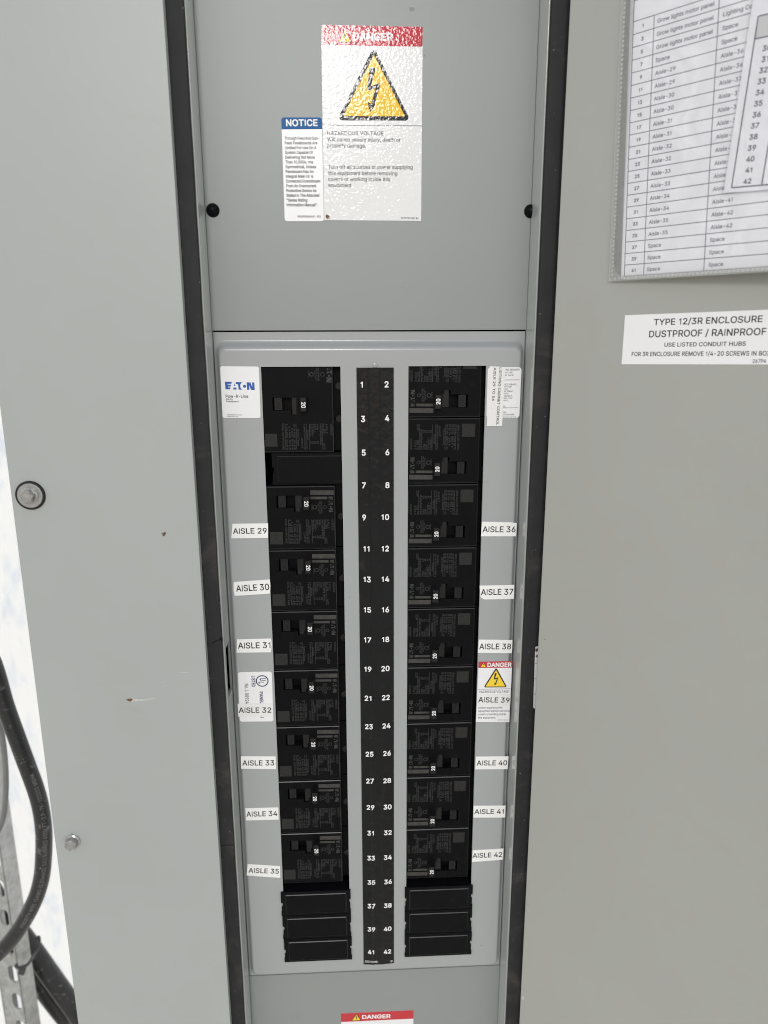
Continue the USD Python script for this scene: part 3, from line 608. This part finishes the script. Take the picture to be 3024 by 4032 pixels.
cf = Crop(p0, 860, 1430, 9.217)
t = sticker('maker_label', 'white rounded label with a blue maker logo beside the three-pole breaker', p0, cf, [(65, 105), (1470, 125), (1530, 1990), (155, 1985)], 'white_sticker', .06)
t.part('logo', p0.ink(place_shape(LOGO, cf(240, 818), cf(1318, 830), cf.inch(780, 825, 285)), INK), 'print_blue')
t.part('lettering', cat([cf.text('Pow-R-Line', 265, 1198, 1082, 1203, 112, INK), cf.text('PRL2a', 275, 1305, 515, 1307, 58, INK), cf.text('Panelboard', 277, 1384, 732, 1386, 58, INK), cf.text('ASSEMBLED IN U.S.A.', 305, 1872, 870, 1874, 34, INK), cf.text('900P047H01  R10', 307, 1932, 710, 1934, 34, INK)]), 'print_black')

ck = Crop(p0, 1890, 1430, 8.194)
t = sticker('breaker_list_label', 'white rounded label listing breaker types, half covered by the tape with vertical text', p0, ck, [(255, 130), (1340, 125), (1265, 1765), (205, 1760)], 'white_sticker', .09)
rows = [('ING BRANCH', 815, 1280, 210, 58), ('AY BE', 808, 1055, 300, 50), ('N THIS', 806, 1075, 390, 50), ('BCF,GBHGF,', 785, 1190, 686, 50), ('EP,HQP', 780, 1028, 762, 46), ('HGF,', 775, 915, 838, 46), ('EP,QBAF,', 770, 1075, 906, 48), ('BCAF,', 765, 935, 980, 46), ('QBHGFT,', 780, 1045, 1058, 50), ('QB-CAF', 765, 1040, 1128, 46), ('AFGF,', 752, 915, 1206, 46), ('EP,', 745, 832, 1402, 50), ('GHQ,', 736, 856, 1586, 48), (',GQ,GHQRS', 728, 1105, 1658, 44), ('00P087H01 R20', 728, 1155, 1735, 30)]
t.part('lettering', cat([ck.text(s, a, y, b, y-2, cp_, INK) for s, a, b, y, cp_ in rows]), 'print_grey')
t.part('ruled_line', ck.bar(795, 542, 1270, 537, 14, INK), 'print_grey'); t.part('ruled_line', ck.bar(740, 1443, 1225, 1438, 12, INK), 'print_grey')
t.part('row_ticks', cat([ck.bar(280-3*i, 550+66*i, 275-3*i, 575+66*i, 10 if False else 22, INK) for i in range(17)]), 'print_faint')
t = sticker('vertical_tape_label', 'white tape with vertical text LIGTHING CABINET CONTROL AISLE 29 TO 56', p0, ck, [(315, 95), (820, 125), (710, 2025), (215, 2025)], 'clear_tape_white', 0, None, .008)
t.part('lettering', ck.text('LIGTHING CABINET CONTROL', 660, 142, 556, 2000, 82, t.off), 'print_black'); t.part('lettering', ck.text('AISLE 29 TO 56', 482, 142, 424, 1215, 80, t.off), 'print_black')

cu = Crop(p0, 900, 2600, 8.195)
t = sticker('listing_label', 'white rounded certification label with a round navy mark and No. L 88924', p0, cu, [(305, 380), (1395, 360), (1450, 1965), (365, 1975)], 'white_sticker', .07)
cc = cu(1085, 662); R1 = np.linalg.norm(cu(1085, 662)-cu(1085, 475))
t.part('round_mark', cat([p0.ink(ring2(cc, R1, .035), INK), cu.text('U', 1105, 575, 1105, 655, 165, INK, True), cu.text('L', 1058, 690, 1058, 750, 150, INK, True)]), 'print_navy')
t.part('lettering', cat([cu.text('LISTED', 800, 498, 808, 852, 100, INK, True), cu.text('PANEL', 1055, 1008, 1068, 1390, 92, INK, True), cu.text(')', 1086, 1815, 1086, 1850, 85, INK, True)]), 'print_navy')
t.part('serial_number', cu.text('No. L 88924', 580, 752, 602, 1392, 108, INK), 'print_grey')
t = sticker('tape_label', 'white tape label printed AISLE 32 stuck across the foot of the certification label', p0, cu, [(295, 1395), (1398, 1388), (1432, 1806), (318, 1815)], 'clear_tape_white', 0, None, .008)
t.part('lettering', cu.text('AISLE 32', 332, 1600, 1375, 1596, 165, t.off), 'print_black')

def triangle(c, apex, bl, br, grow):
    g = Polygon([tuple(c(*p)) for p in (apex, bl, br)]); return g.buffer(-grow).buffer(grow*1.0, quad_segs=5) if grow else g
BOLT = [(778, 675), (864, 680), (796, 935), (935, 893), (848, 1192), (864, 1203), (778, 1315), (750, 1160), (800, 1190), (862, 968), (735, 1008)]
cd, ct = Crop(pu, 1240, 80, 3.607), Crop(pu, 1090, 440, 2.72)
def danger_big(t, pl, header, off, tr=lambda g: g, trm=lambda m: m):
    pass
t = big = sticker('danger_label', 'large glossy danger label, red header over a yellow high voltage triangle, on the upper plate', pu, Crop(pu, 0, 0, 1.), [(1264.4, 98), (1664.2, 106.3), (1658, 870.1), (1276.8, 866.5)], 'glossy_white', 0, None, 0., 'warning label')
t.part('header', pu.ink(cd.poly([(88, 66), (1530, 96), (1526, 376), (93, 352)]), INK-.001), 'glossy_red')
t.part('header_lettering', cd.text('DANGER', 540, 228, 1103, 240, 104, INK+.002, True), 'glossy_white')
sym = t.part('alert_symbol', pu.ink(triangle(cd, (425, 132), (333, 313), (520, 314), 0), INK), 'glossy_black')
t.part('yellow_field', pu.ink(triangle(cd, (425, 150), (346, 306), (508, 307), 0), INK+.0015), 'glossy_yellow', parent=sym)
t.part('exclamation_mark', cat([pu.ink(cd.poly([(415, 185), (437, 185), (431, 250), (421, 250)]), INK+.003), pu.ink(Point(*cd(427, 276)).buffer(.014), INK+.003)]), 'glossy_black', parent=sym)
tri = t.part('voltage_triangle', pu.ink(Polygon([tuple(cd(*p)) for p in ((833, 480), (388, 1373), (1283, 1378))]).buffer(.085, quad_segs=6), INK), 'glossy_black')
t.part('yellow_field', pu.ink(triangle(cd, (838, 492), (402, 1360), (1280, 1365), 0), INK+.0015), 'glossy_yellow', parent=tri)
t.part('lightning_arrow', pu.ink(cd.poly(BOLT).buffer(0), INK+.003), 'glossy_black', parent=tri)
t.part('ruled_line', cat([cd.bar(112, 1489, 1518, 1500, 7, INK)]), 'glossy_black')
dl = [('HAZARDOUS VOLTAGE', 540, 1142, 229, 42), ('Will cause severe injury, death or', 540, 1325, 298, 40), ('property damage.', 542, 955, 362, 40), ('Turn off all sources of power supplying', 550, 1455, 590, 40), ('this equipment before removing', 550, 1290, 657, 40), ('covers or working inside this', 550, 1213, 720, 40), ('equipment.', 552, 808, 784, 38), ('267P987H01 R4', 1327, 1518, 1138, 20)]
t.part('lettering', cat([ct.text(s, a, y, b, y+4, c_, INK) for s, a, b, y, c_ in dl]), 'print_black')
t.part('rust_spot', pu.ink(unary_union([blob(ct(540, 1130), .05, 15, .8), blob(ct(528, 1118), .02), blob(ct(560, 1140), .02)]), INK+.002), 'rust')

t = sticker('notice_label', 'white notice label with a blue header, left of the large danger label', pu, ct, [(48, 62), (482, 62), (505, 1172), (85, 1172)], 'white_sticker', .07, None, .001)
t.part('header', pu.ink(t.shape.intersection(ct.poly([(30, 40), (500, 40), (484, 187), (40, 190)])), INK), 'print_notice_blue')
t.part('header_lettering', ct.text('NOTICE', 98, 120, 436, 118, 68, INK+.002, True), 'rating_print')
nl = ['Through Feed And Sub-', 'Feed Panelboards Are', 'Limited For Use On A', 'System Capable Of', 'Delivering Not More', 'Than 10,000A, rms', 'Symmetrical, Unless', 'Panelboard Has An', 'Integral Main Or Is', 'Connected Downstream', 'From An Overcurrent', 'Protective Device As', 'Stated In The Attached', '"Series Rating', 'Information Manual".']
ends = [453, 434, 424, 386, 407, 390, 421, 393, 390, 466, 423, 424, 455, 327, 437]
t.part('lettering', cat([ct.text(s, 84+1.6*i, 284+51*i, e, 284+51*i, 31, INK+.001, True) for i, (s, e) in enumerate(zip(nl, ends))]+[ct.text('900P056H01  R2', 222, 1123, 470, 1123, 21, INK+.001, True)]), 'print_black')

cg = Crop(p0, 1860, 2580, 7.63)
t = sticker('danger_label', 'small danger label with a yellow triangle beside the breakers, crossed by the AISLE 39 tape', p0, cg, [(188, 190), (1200, 168), (1105, 2003), (105, 2000)], 'white_sticker', 0, None, 0., 'warning label')
t.part('header', p0.ink(cg.poly([(188, 190), (1200, 168), (1190, 370), (178, 378)]), INK), 'print_red')
t.part('header_lettering', cg.text('DANGER', 448, 285, 1172, 278, 118, INK+.002, True), 'rating_print')
sym = t.part('alert_symbol', p0.ink(triangle(cg, (330, 205), (236, 362), (418, 360), 0), INK+.001), 'print_black')
t.part('yellow_field', p0.ink(triangle(cg, (330, 228), (256, 350), (400, 349), 0), INK+.002), 'print_yellow', parent=sym)
t.part('exclamation_mark', cat([p0.ink(cg.poly([(320, 255), (342, 255), (335, 312), (327, 312)]), INK+.003), p0.ink(Point(*cg(331, 330)).buffer(.010), INK+.003)]), 'print_black', parent=sym)
tri = t.part('voltage_triangle', p0.ink(Polygon([tuple(cg(*p)) for p in ((710, 430), (395, 930), (985, 925))]).buffer(.04, quad_segs=5), INK), 'print_black')
t.part('yellow_field', p0.ink(triangle(cg, (710, 440), (393, 936), (988, 930), 0), INK+.0015), 'print_yellow', parent=tri)
BS = [((x-838)*.735+702 if False else 0, 0) for x, y in BOLT]
mapb = lambda x, y: (640+(x-735)*.70, 530+(y-675)*.59)
t.part('lightning_arrow', p0.ink(cg.poly([mapb(*p) for p in BOLT]).buffer(0), INK+.003), 'print_black', parent=tri)
t.part('ruled_line', cg.bar(155, 1020, 1160, 1003, 10, INK), 'print_grey')
t.part('lettering', cat([cg.text('HAZARDOUS VOLTAGE', 205, 1095, 1088, 1085, 68, INK), cg.text('power supplying this', 183, 1572, 903, 1565, 56, INK), cg.text('equipment before removing', 178, 1668, 1130, 1664, 58, INK), cg.text('covers or working inside', 168, 1768, 1005, 1764, 58, INK), cg.text('this equipment.', 166, 1870, 700, 1868, 58, INK), cg.text('267P814H01 R6', 755, 1942, 1072, 1940, 28, INK)]), 'print_grey')
t = sticker('tape_label', 'white tape label printed AISLE 39 stuck across the small danger label', p0, cg, [(148, 1165), (1150, 1172), (1118, 1512), (128, 1500)], 'clear_tape_white', 0, None, .008)
t.part('lettering', cg.text('AISLE 39', 180, 1325, 1115, 1345, 150, t.off), 'print_black')

# bottom danger label, of the same print as the large one
pz = front(YF-.02); a, b = pz.hit(1342.5, 3988), pz.hit(1627.9, 3980)
W = b[0]-a[0]; H = W*1.78; g = box(a[0], a[1]-H, b[0], a[1]-.02)
t = Thing('danger_label', 'danger label at the bottom edge, only its red header in view, on the lower plate', 'warning label', (a[0], YF-.02, a[1]-H))
t.part('sheet', pz.sheet(g, T0, TK), 'white_sticker')
cz = Crop(pz, 820, 3400, 2.44); cz2 = Crop(pz, 1500, 3400, 2.44)
hz = cz(1300, 1520)[1]
t.part('header', pz.ink(box(a[0], hz, b[0], a[1]-.02), INK), 'print_red')
A, B = cz(1478, 1472), cz2(92, 1468); v2, f = line2('DANGER', A, (B[0], A[1]-.02), .165, True); t.part('header_lettering', (pz.to3(v2, INK+.002), f), 'rating_print')
sym = t.part('alert_symbol', pz.ink(Polygon([tuple(cz(1424, 1442)), tuple(cz(1374, 1510)), tuple(cz(1470, 1505))]), INK+.001), 'print_black')
t.part('yellow_field', pz.ink(Polygon([tuple(cz(1424, 1450)), tuple(cz(1384, 1505)), tuple(cz(1460, 1501))]), INK+.002), 'print_yellow', parent=sym)
t.part('exclamation_mark', pz.ink(cz.poly([(1418, 1462), (1429, 1462), (1427, 1496), (1420, 1496)]), INK+.003), 'print_black', parent=sym)
cxm, top = (a[0]+b[0])/2, hz-.45
tri = t.part('voltage_triangle', pz.ink(Polygon([(cxm, top-.08), (cxm-.95, top-1.75), (cxm+.95, top-1.75)]).buffer(.08), INK), 'print_black')
t.part('yellow_field', pz.ink(Polygon([(cxm, top-.1), (cxm-.93, top-1.74), (cxm+.93, top-1.74)]), INK+.0015), 'print_yellow', parent=tri)

# ------------------------------------------------------------------ the open door, hinged on the right and swung towards the viewer
DA = math.radians(40); DO = np.array([5.055, -1.28, 0])
pd = Plane(DO, (math.cos(DA), -math.sin(DA), 0), (0, 0, 1))      # its inner face
door = Thing('enclosure_door', 'open grey steel enclosure door with paper pocket and type label on its inner face', 'door', (DO[0], DO[1], ZB+.4))
def on_door(x0, x1, d0, d1, z0, z1, r=.0):
    g = box(x0, d0, x1, d1); g = rounded(g, r) if r else g      # (along the door, depth behind its inner face)
    m = prism(g, z0, z1); v = np.asarray(m.vertices); return DO+v[:, :1]*pd.e1-v[:, 1:2]*pd.n+np.c_[0*v[:, :2], v[:, 2]], np.asarray(m.faces)
door.part('panel', on_door(0, 11.2, 0, .075, ZB+.4, ZT-.3, .03), 'door_paint', smooth=35)
door.part('edge_return', on_door(11.1, 11.19, .07, .75, ZB+.4, ZT-.3), 'door_paint')
door.part('edge_return', on_door(.01, .08, .07, .30, ZB+.4, ZT-.3), 'door_paint')
cdo = Crop(pd, 1500, 3400, 2.44); c8d = Crop(pd, 1980, 2400, 3.16)
for g in (blob(c8d(520, 370), .02, sx=1.5), blob(cdo(1412, 398), .022, sx=.7)): door.part('scuff', pd.ink(g, .003), 'scuff')
for p in ((690, 820), (650, 1150)): door.part('dent', pd.sheet(blob(c8d(*p), .03, sx=.5), -.01, .016), 'door_paint')
door.part('paint_chip', pd.ink(cdo.poly([(1352, 1272), (1378, 1280), (1374, 1318), (1354, 1300)]), .003), 'bare_scratch')

ch = Crop(pd, 2380, 650, 2.576)
def level(c, x0, y0, x1): # a level line on the door through a measured point
    p = c(x0, y0); q = c(x1, y0); return p, np.array([q[0], p[1]])
t = Thing('type_label', 'white enclosure type label TYPE 12/3R DUSTPROOF / RAINPROOF on the door below the pocket', 'label', (DO[0]+2, -3, .6))
l0 = ch(200, 1770); zt, zb = ch(212, 1523)[1], ch(190, 2020)[1]
xl = ch(200, 1770)[0]
t.part('sheet', pd.sheet(Polygon([(xl-.02, zb), (xl+4.1, zb+.05), (xl+4.1, zt+.05), (xl-.02, zt)]), T0, TK), 'white_sticker')
def dline(s, x0, y0, x1, y1, cap): 
    p, q = ch(x0, y0), ch(x1, y1); v, f = line2(s, p, (q[0], p[1]+(q[0]-p[0])*.012), ch.inch((x0+x1)/2, (y0+y1)/2, cap)*.96); return pd.to3(v, INK), f
u_end = ch(1659, 1912)[0]
def dline_w(s, x0, y0, wid, cap):
    p = ch(x0, y0); v, f = line2(s, p, (p[0]+wid, p[1]+wid*.012), ch.inch(x0+200, y0, cap)); return pd.to3(v, INK), f
tl_ = [dline('TYPE 12/3R ENCLOSURE', 503, 1594, 1605, 1565, 66), dline('DUSTPROOF / RAINPROOF', 455, 1714, 1643, 1697, 70), dline('USE LISTED CONDUIT HUBS', 610, 1822, 1436, 1818, 43),
       dline_w('FOR 3R ENCLOSURE REMOVE 1/4-20 SCREWS IN BOX', 278, 1917, u_end-ch(278, 1917)[0]+.06, 42), dline_w('267P4', 1505, 1987, ch(1640, 1987)[0]-ch(1505, 1987)[0], 38)]
t.part('lettering', cat(tl_), 'print_black')

# plastic pocket and its papers
pocket = Thing('document_pocket', 'clear plastic document pocket with welded edge on the upper part of the door', 'pocket', (DO[0]+2, -4, 2.5))
PA = math.radians(46.5)                       # the pocket hangs from its left edge, standing off the door on the right
k0 = Crop(pd, 2250, 0, 1.4742); hinge = k0(225, 1640)
HO = pd.to3(np.array([[hinge[0], 0]]), .01)[0]; HO[2] = 0
ph = Plane(HO, (math.cos(PA), -math.sin(PA), 0), (0, 0, 1)); k2 = Crop(ph, 2250, 0, 1.4742)
pbl, pbr, ptl = k2(218, 1640), k2(1141, 1582), k2(292, 0)
x_l, zbot = pbl[0], pbl[1]
sk = (ptl[0]-pbl[0])/(ptl[1]-pbl[1]); rise = (pbr[1]-pbl[1])/(pbr[0]-pbl[0])*8.6
PT = 12.2
outl = Polygon([(x_l, zbot), (x_l+8.6, zbot+rise), (x_l+8.6+sk*9, PT), (x_l+sk*(PT-zbot), PT)])
pocket.part('back_film', ph.sheet(rounded(outl, .15), T0, .004), 'pocket_film')
GX, GZ = np.meshgrid(np.linspace(0, 1, 60), np.linspace(0, 1, 60)); px_ = x_l+GX*8.6+sk*GZ*(PT-zbot); pz_ = zbot+rise*GX+GZ*(PT-zbot-rise*GX)
edge = np.clip(GX*8.6/.45, 0, 1)*np.clip(GZ*9/.35, 0, 1)
bo = .012+.17*edge+.03*edge*(meshkit.fbm(np.stack([px_*1.3, pz_*.9, 0*px_], -1), 3, 11)-.5)
v3 = ph.O+px_.ravel()[:, None]*ph.e1+pz_.ravel()[:, None]*ph.e2+bo.ravel()[:, None]*ph.n
idx = np.arange(GX.size).reshape(GX.shape); q = np.stack([idx[:-1, :-1], idx[:-1, 1:], idx[1:, 1:], idx[1:, :-1]], -1).reshape(-1, 4)
pocket.part('front_film', (v3, np.vstack([q[:, [0, 1, 2]], q[:, [0, 2, 3]]])), 'pocket_film', smooth=True)
pocket.part('border', ph.ink(Polygon([(x_l+.02, zbot+.02), (x_l+8.5, zbot+rise), (x_l+8.5, zbot+rise+.14), (x_l+.34, zbot+.14), (x_l+.34+sk*(PT-zbot), PT), (x_l+.02+sk*(PT-zbot), PT)]), .068), 'pocket_border')
dash = []
for i in range(92):
    z = zbot+.18+i*.10; x = x_l+sk*(z-zbot)+.12; dash.append(box(x-.024, z-.026, x+.024, z+.026))
for i in range(80):
    x = x_l+.2+i*.10; z = zbot+rise*(x-x_l)/8.6+.075; dash.append(box(x-.026, z-.024, x+.026, z+.024))
pocket.part('weld_seam', ph.ink(MultiPolygon(dash), .075), 'pocket_weld', kind='stuff')
pg = Plane(HO+.03*ph.n, ph.e1, ph.e2); PO = pg.O
page = Thing('panel_schedule', 'printed circuit directory sheet with a table of aisles inside the clear pocket', 'paper', (PO[0], PO[1], 2.5))
kp = Crop(pg, 2380, 650, 2.576); kq = Crop(pg, 2380, 0, 2.576)
rot_s = (kq(282, 867)[0]-kp(212, 1130)[0])/(kq(282, 867)[1]-kp(212, 1130)[1])        # the sheet leans a little in its pocket
zb = kp(203, 1130)[1]; xb = kp(203, 1130)[0]; rowh = (kq(282, 867)[1]-zb)/16.
slope = rise/8.6
def pgp(x, z): return np.array([xb+x+rot_s*z, zb+z+slope*x])
def pgbox(x0, z0, x1, z1): return Polygon([tuple(pgp(x0, z0)), tuple(pgp(x1, z0)), tuple(pgp(x1, z1)), tuple(pgp(x0, z1))])
PW, PH = 7.6, 9.0
page.part('sheet', pg.sheet(pgbox(-.09, -.07, PW, PH), 0, .006), 'paper')
c1 = kp(400, 1105)[0]-xb; c2 = kp(1010, 1058)[0]-xb
def seg(x0, z0, x1, z1, w=.016): return LineString([pgp(x0, z0), pgp(x1, z1)]).buffer(w/2, cap_style=2)
NR = 21
lines = [seg(0, i*rowh, PW-.2, i*rowh) for i in range(NR+1)]+[seg(0, -.008, 0, PH-.2), seg(c1, 0, c1, NR*rowh), seg(c2, 0, c2, PH-.2), seg(c2+c2-c1, 0, c2+c2-c1, NR*rowh), seg(0, (NR+1.6)*rowh, PW-.2, (NR+1.6)*rowh)]
page.part('table_lines', pg.ink(unary_union(lines), .0085), 'toner')
L1 = ['Space']*3+['Aisle-35']*2+['Aisle-34']*2+['Aisle-33']*2+['Aisle-32']*2+['Aisle-31']*2+['Aisle-30']*2+['Aisle-29']*2+['Space']+['Grow lights motor panel']*3
L2 = ['Space']*3+['Aisle-42']*2+['Aisle-41']*2+['Aisle-40']*2+['Aisle-39']*2+['Aisle-38']*2+['Aisle-37']*2+['Aisle-36']*2+['Space']*2+['Lighting Control']+['']
tm = []
def ptext(s, x, z, h, bold=False, center=False):
    if not s: return
    v, f = glyphs(s, bold); w = v[:, 0].max()*h; x = x-w/2 if center else x
    v2, f = line2(s, pgp(x, z), pgp(x+w, z), h, bold); tm.append((pg.to3(v2, .0085), f))
for i in range(NR):
    zc = (i+.48)*rowh; ptext(str(41-2*i), c1*.47, zc, .075, True, True); ptext(L1[i], c1+.08, zc, .082); ptext(L2[i], c2+.10, zc, .082)
page.part('lettering', cat(tm), 'toner')
# second, smaller sheet lying in front
ps = Plane(PO+.06*pg.n, pg.e1, pg.e2); k3 = Crop(ps, 2250, 0, 1.4742)
b0, b1, b2 = k3(930, 1090), k3(1141, 1072), k3(1085, 95)
ex = (b1-b0)/np.linalg.norm(b1-b0); ey = (b2-b0)/np.linalg.norm(b2-b0); Lh = np.linalg.norm(b2-b0)
sp2 = lambda x, z: b0+ex*x+ey*z
sheet2 = Thing('small_schedule_sheet', 'smaller sheet numbered down to 42 lying over the directory in the pocket', 'paper', (PO[0]+1.5, PO[1]-2, 3.5))
sheet2.part('sheet', ps.sheet(Polygon([tuple(sp2(-.16, -.1)), tuple(sp2(4.2, -.1)), tuple(sp2(4.2, Lh+1.)), tuple(sp2(-.16, Lh+1.))]), 0, .006), 'paper')
cw = np.linalg.norm(k3(1105, 1075)-b0)
s2 = lambda x0, z0, x1, z1: LineString([sp2(x0, z0), sp2(x1, z1)]).buffer(.013, cap_style=2)
sheet2.part('table_lines', ps.ink(unary_union([s2(0, 0, 3.9, 0), s2(0, 0, 0, Lh), s2(cw, 0, cw, Lh), s2(0, Lh, 3.9, Lh), s2(0, Lh-.42, 3.9, Lh-.42)]), .0085), 'toner')
sheet2.part('header_shade', ps.ink(Polygon([tuple(sp2(.01, Lh-.41)), tuple(sp2(3.9, Lh-.41)), tuple(sp2(3.9, Lh-.01)), tuple(sp2(.01, Lh-.01))]), .0075), 'print_faint')
tm = []
for i in range(13):
    c = k3(1022+8.6*i+.25*i*i*.3, 1052-64.5*i+0*i); h = .10
    v, f = glyphs(str(42-i), True); w = v[:, 0].max()*h; v2, f = line2(str(42-i), c-ex*w/2, c+ex*w/2, h, True); tm.append((ps.to3(v2, .0085), f))
sheet2.part('lettering', cat(tm), 'toner')

# ------------------------------------------------------------------ strut channel and cables behind the cabinet
YS = 14.8
pS = front(YS); kS = Crop(pS, 0, 2600, 1.545)
e = kS(163, 2212)                             # the corner between slotted web and side
WN = np.array([-.309, -.951, 0]); WD = np.array([-.951, .309, 0])    # web normal, and web direction away from the corner
SO = np.array([e[0], YS, 0])
strut = Thing('strut_channel', 'galvanised slotted strut channel standing left of the cabinet', 'strut', (SO[0], YS, -74.5))
pw = Plane(SO, -WD, (0, 0, 1))
zt, zb = 4.0, -74.5
WWD = 1.625
zs0 = pw.hit(45/1.545, 2600+1570/1.545)[1]
web = Polygon([(0, zb), (0, zt), (-WWD, zt), (-WWD, zb)]).difference(unary_union([LineString([(-.50, zs0-2*i-.28), (-.50, zs0-2*i+.28)]).buffer(.31, quad_segs=6) for i in range(-4, 16)]))
v = pw.sheet(web, -.1, .1); strut.part('slotted_web', v, 'galvanised')
sd = -WN                                        # sides run back from the web
def side_at(o):
    q = []
    for d, w in ((0, .1),):
        a = SO+WD*o; m = bx(0, .1, 0, 1.0, zb, zt); vv = np.asarray(m.vertices)
        q.append((a+np.outer(vv[:, 0], WD)+np.outer(vv[:, 1]+.0, sd)+np.c_[0*vv[:, :2], vv[:, 2]], np.asarray(m.faces)))
    return cat(q)
strut.part('side_flange', side_at(-.002), 'galvanised'); strut.part('side_flange', side_at(WWD-.098), 'galvanised')
def cable(name, label, pts, wpx, Y, mat, n=20):
    pl = front(Y); c = Crop(pl, 0, 2600, 1.545); P = [pl.to3(np.array([c(*p)]))[0] if len(p) == 2 else None for p in pts]
    r = c.inch(pts[len(pts)//2][0], pts[len(pts)//2][1], wpx)/2*.9
    m, s, L = tube(P, r, n, 10); t = Thing(name, label, 'cable', P[-1]); t.part('jacket', m, mat, smooth=60); return t, s, L, r
t, s, L, r = cable('black_cable', 'thick black cable with printed lettering bowing out beside the cabinet', [(-150, -150), (-40, 30), (25, 250), (88, 430), (165, 640), (237, 850), (263, 1000), (268, 1100), (265, 1200), (255, 1310), (230, 1410), (160, 1562), (75, 1690), (-20, 1790), (-140, 1890)], 93, 9.0, 'cable_jacket')
# printing along the jacket, on the side that faces the viewer
txt = 'PRIORITY WIRE 12AWG (3.30mm2) (UL) SUN RES 600V FT-2 P-7K-123033 MSHA'
v, f = glyphs(txt); a0, a1 = L*.80, L*.36; 
sv = a0+(a1-a0)*v[:, 0]/v[:, 0].max(); hh = .17; P = s(sv); D = s(sv, 1); D /= np.linalg.norm(D, axis=1)[:, None]
N = CAM-P; N -= D*np.sum(N*D, 1)[:, None]; N /= np.linalg.norm(N, axis=1)[:, None]; B = np.cross(N, -D); ang = (v[:, 1]-.5)*hh/r-.12
t.part('printing', (P+(r+.012)*(np.cos(ang)[:, None]*N+np.sin(ang)[:, None]*B), f), 'cable_print')
cable('grey_cable', 'thin grey cable hanging behind the thick black cable at the left edge', [(-40, 260), (2, 400), (26, 560), (36, 700), (33, 850), (12, 985), (-22, 1060), (-80, 1150)], 32, 12.0, 'grey_jacket', 12)
cable('black_cable', 'upper of two thick black cables running behind the strut to the lower right', [(-160, 1240), (-60, 1390), (40, 1545), (130, 1670), (225, 1800), (320, 1935), (410, 2060), (490, 2175), (600, 2330)], 106, 17.2, 'cable_jacket')
cable('black_cable', 'lower of two thick black cables running behind the strut to the lower right', [(60, 1660), (150, 1830), (245, 1975), (330, 2090), (410, 2190), (500, 2300), (600, 2420)], 92, 18.0, 'cable_jacket')
# cable tie round strut and cable
pT = front(YS-.3); kT = Crop(pT, 0, 2600, 1.545)
tie = Thing('cable_tie', 'black nylon cable tie holding the cables to the strut channel', 'cable tie', (*kT(135, 1900)[:1], YS-.3, kT(135, 1900)[1]))
b3 = lambda x, y, yy: np.r_[front(yy).to3(np.array([Crop(front(yy), 0, 2600, 1.545)(x, y)]))[0]]
band = [b3(100, 1850, YS+.1), b3(120, 1868, YS-.25), b3(160, 1855, YS-.2), b3(200, 1800, YS+.6), b3(235, 1740, YS+1.3), b3(240, 1705, YS+1.5), b3(228, 1690, YS+1.9)]
m, _, _ = tube(band, .085, 10, 8); tie.part('strap', m, 'nylon_black', smooth=60)
hc = b3(135, 1888, YS-.45); hb = trimesh.creation.box((.34, .26, .36)); hb.apply_transform(trimesh.transformations.rotation_matrix(.25, (0, 1, 0))); hb.apply_translation(hc)
tie.part('head', hb, 'nylon_black')
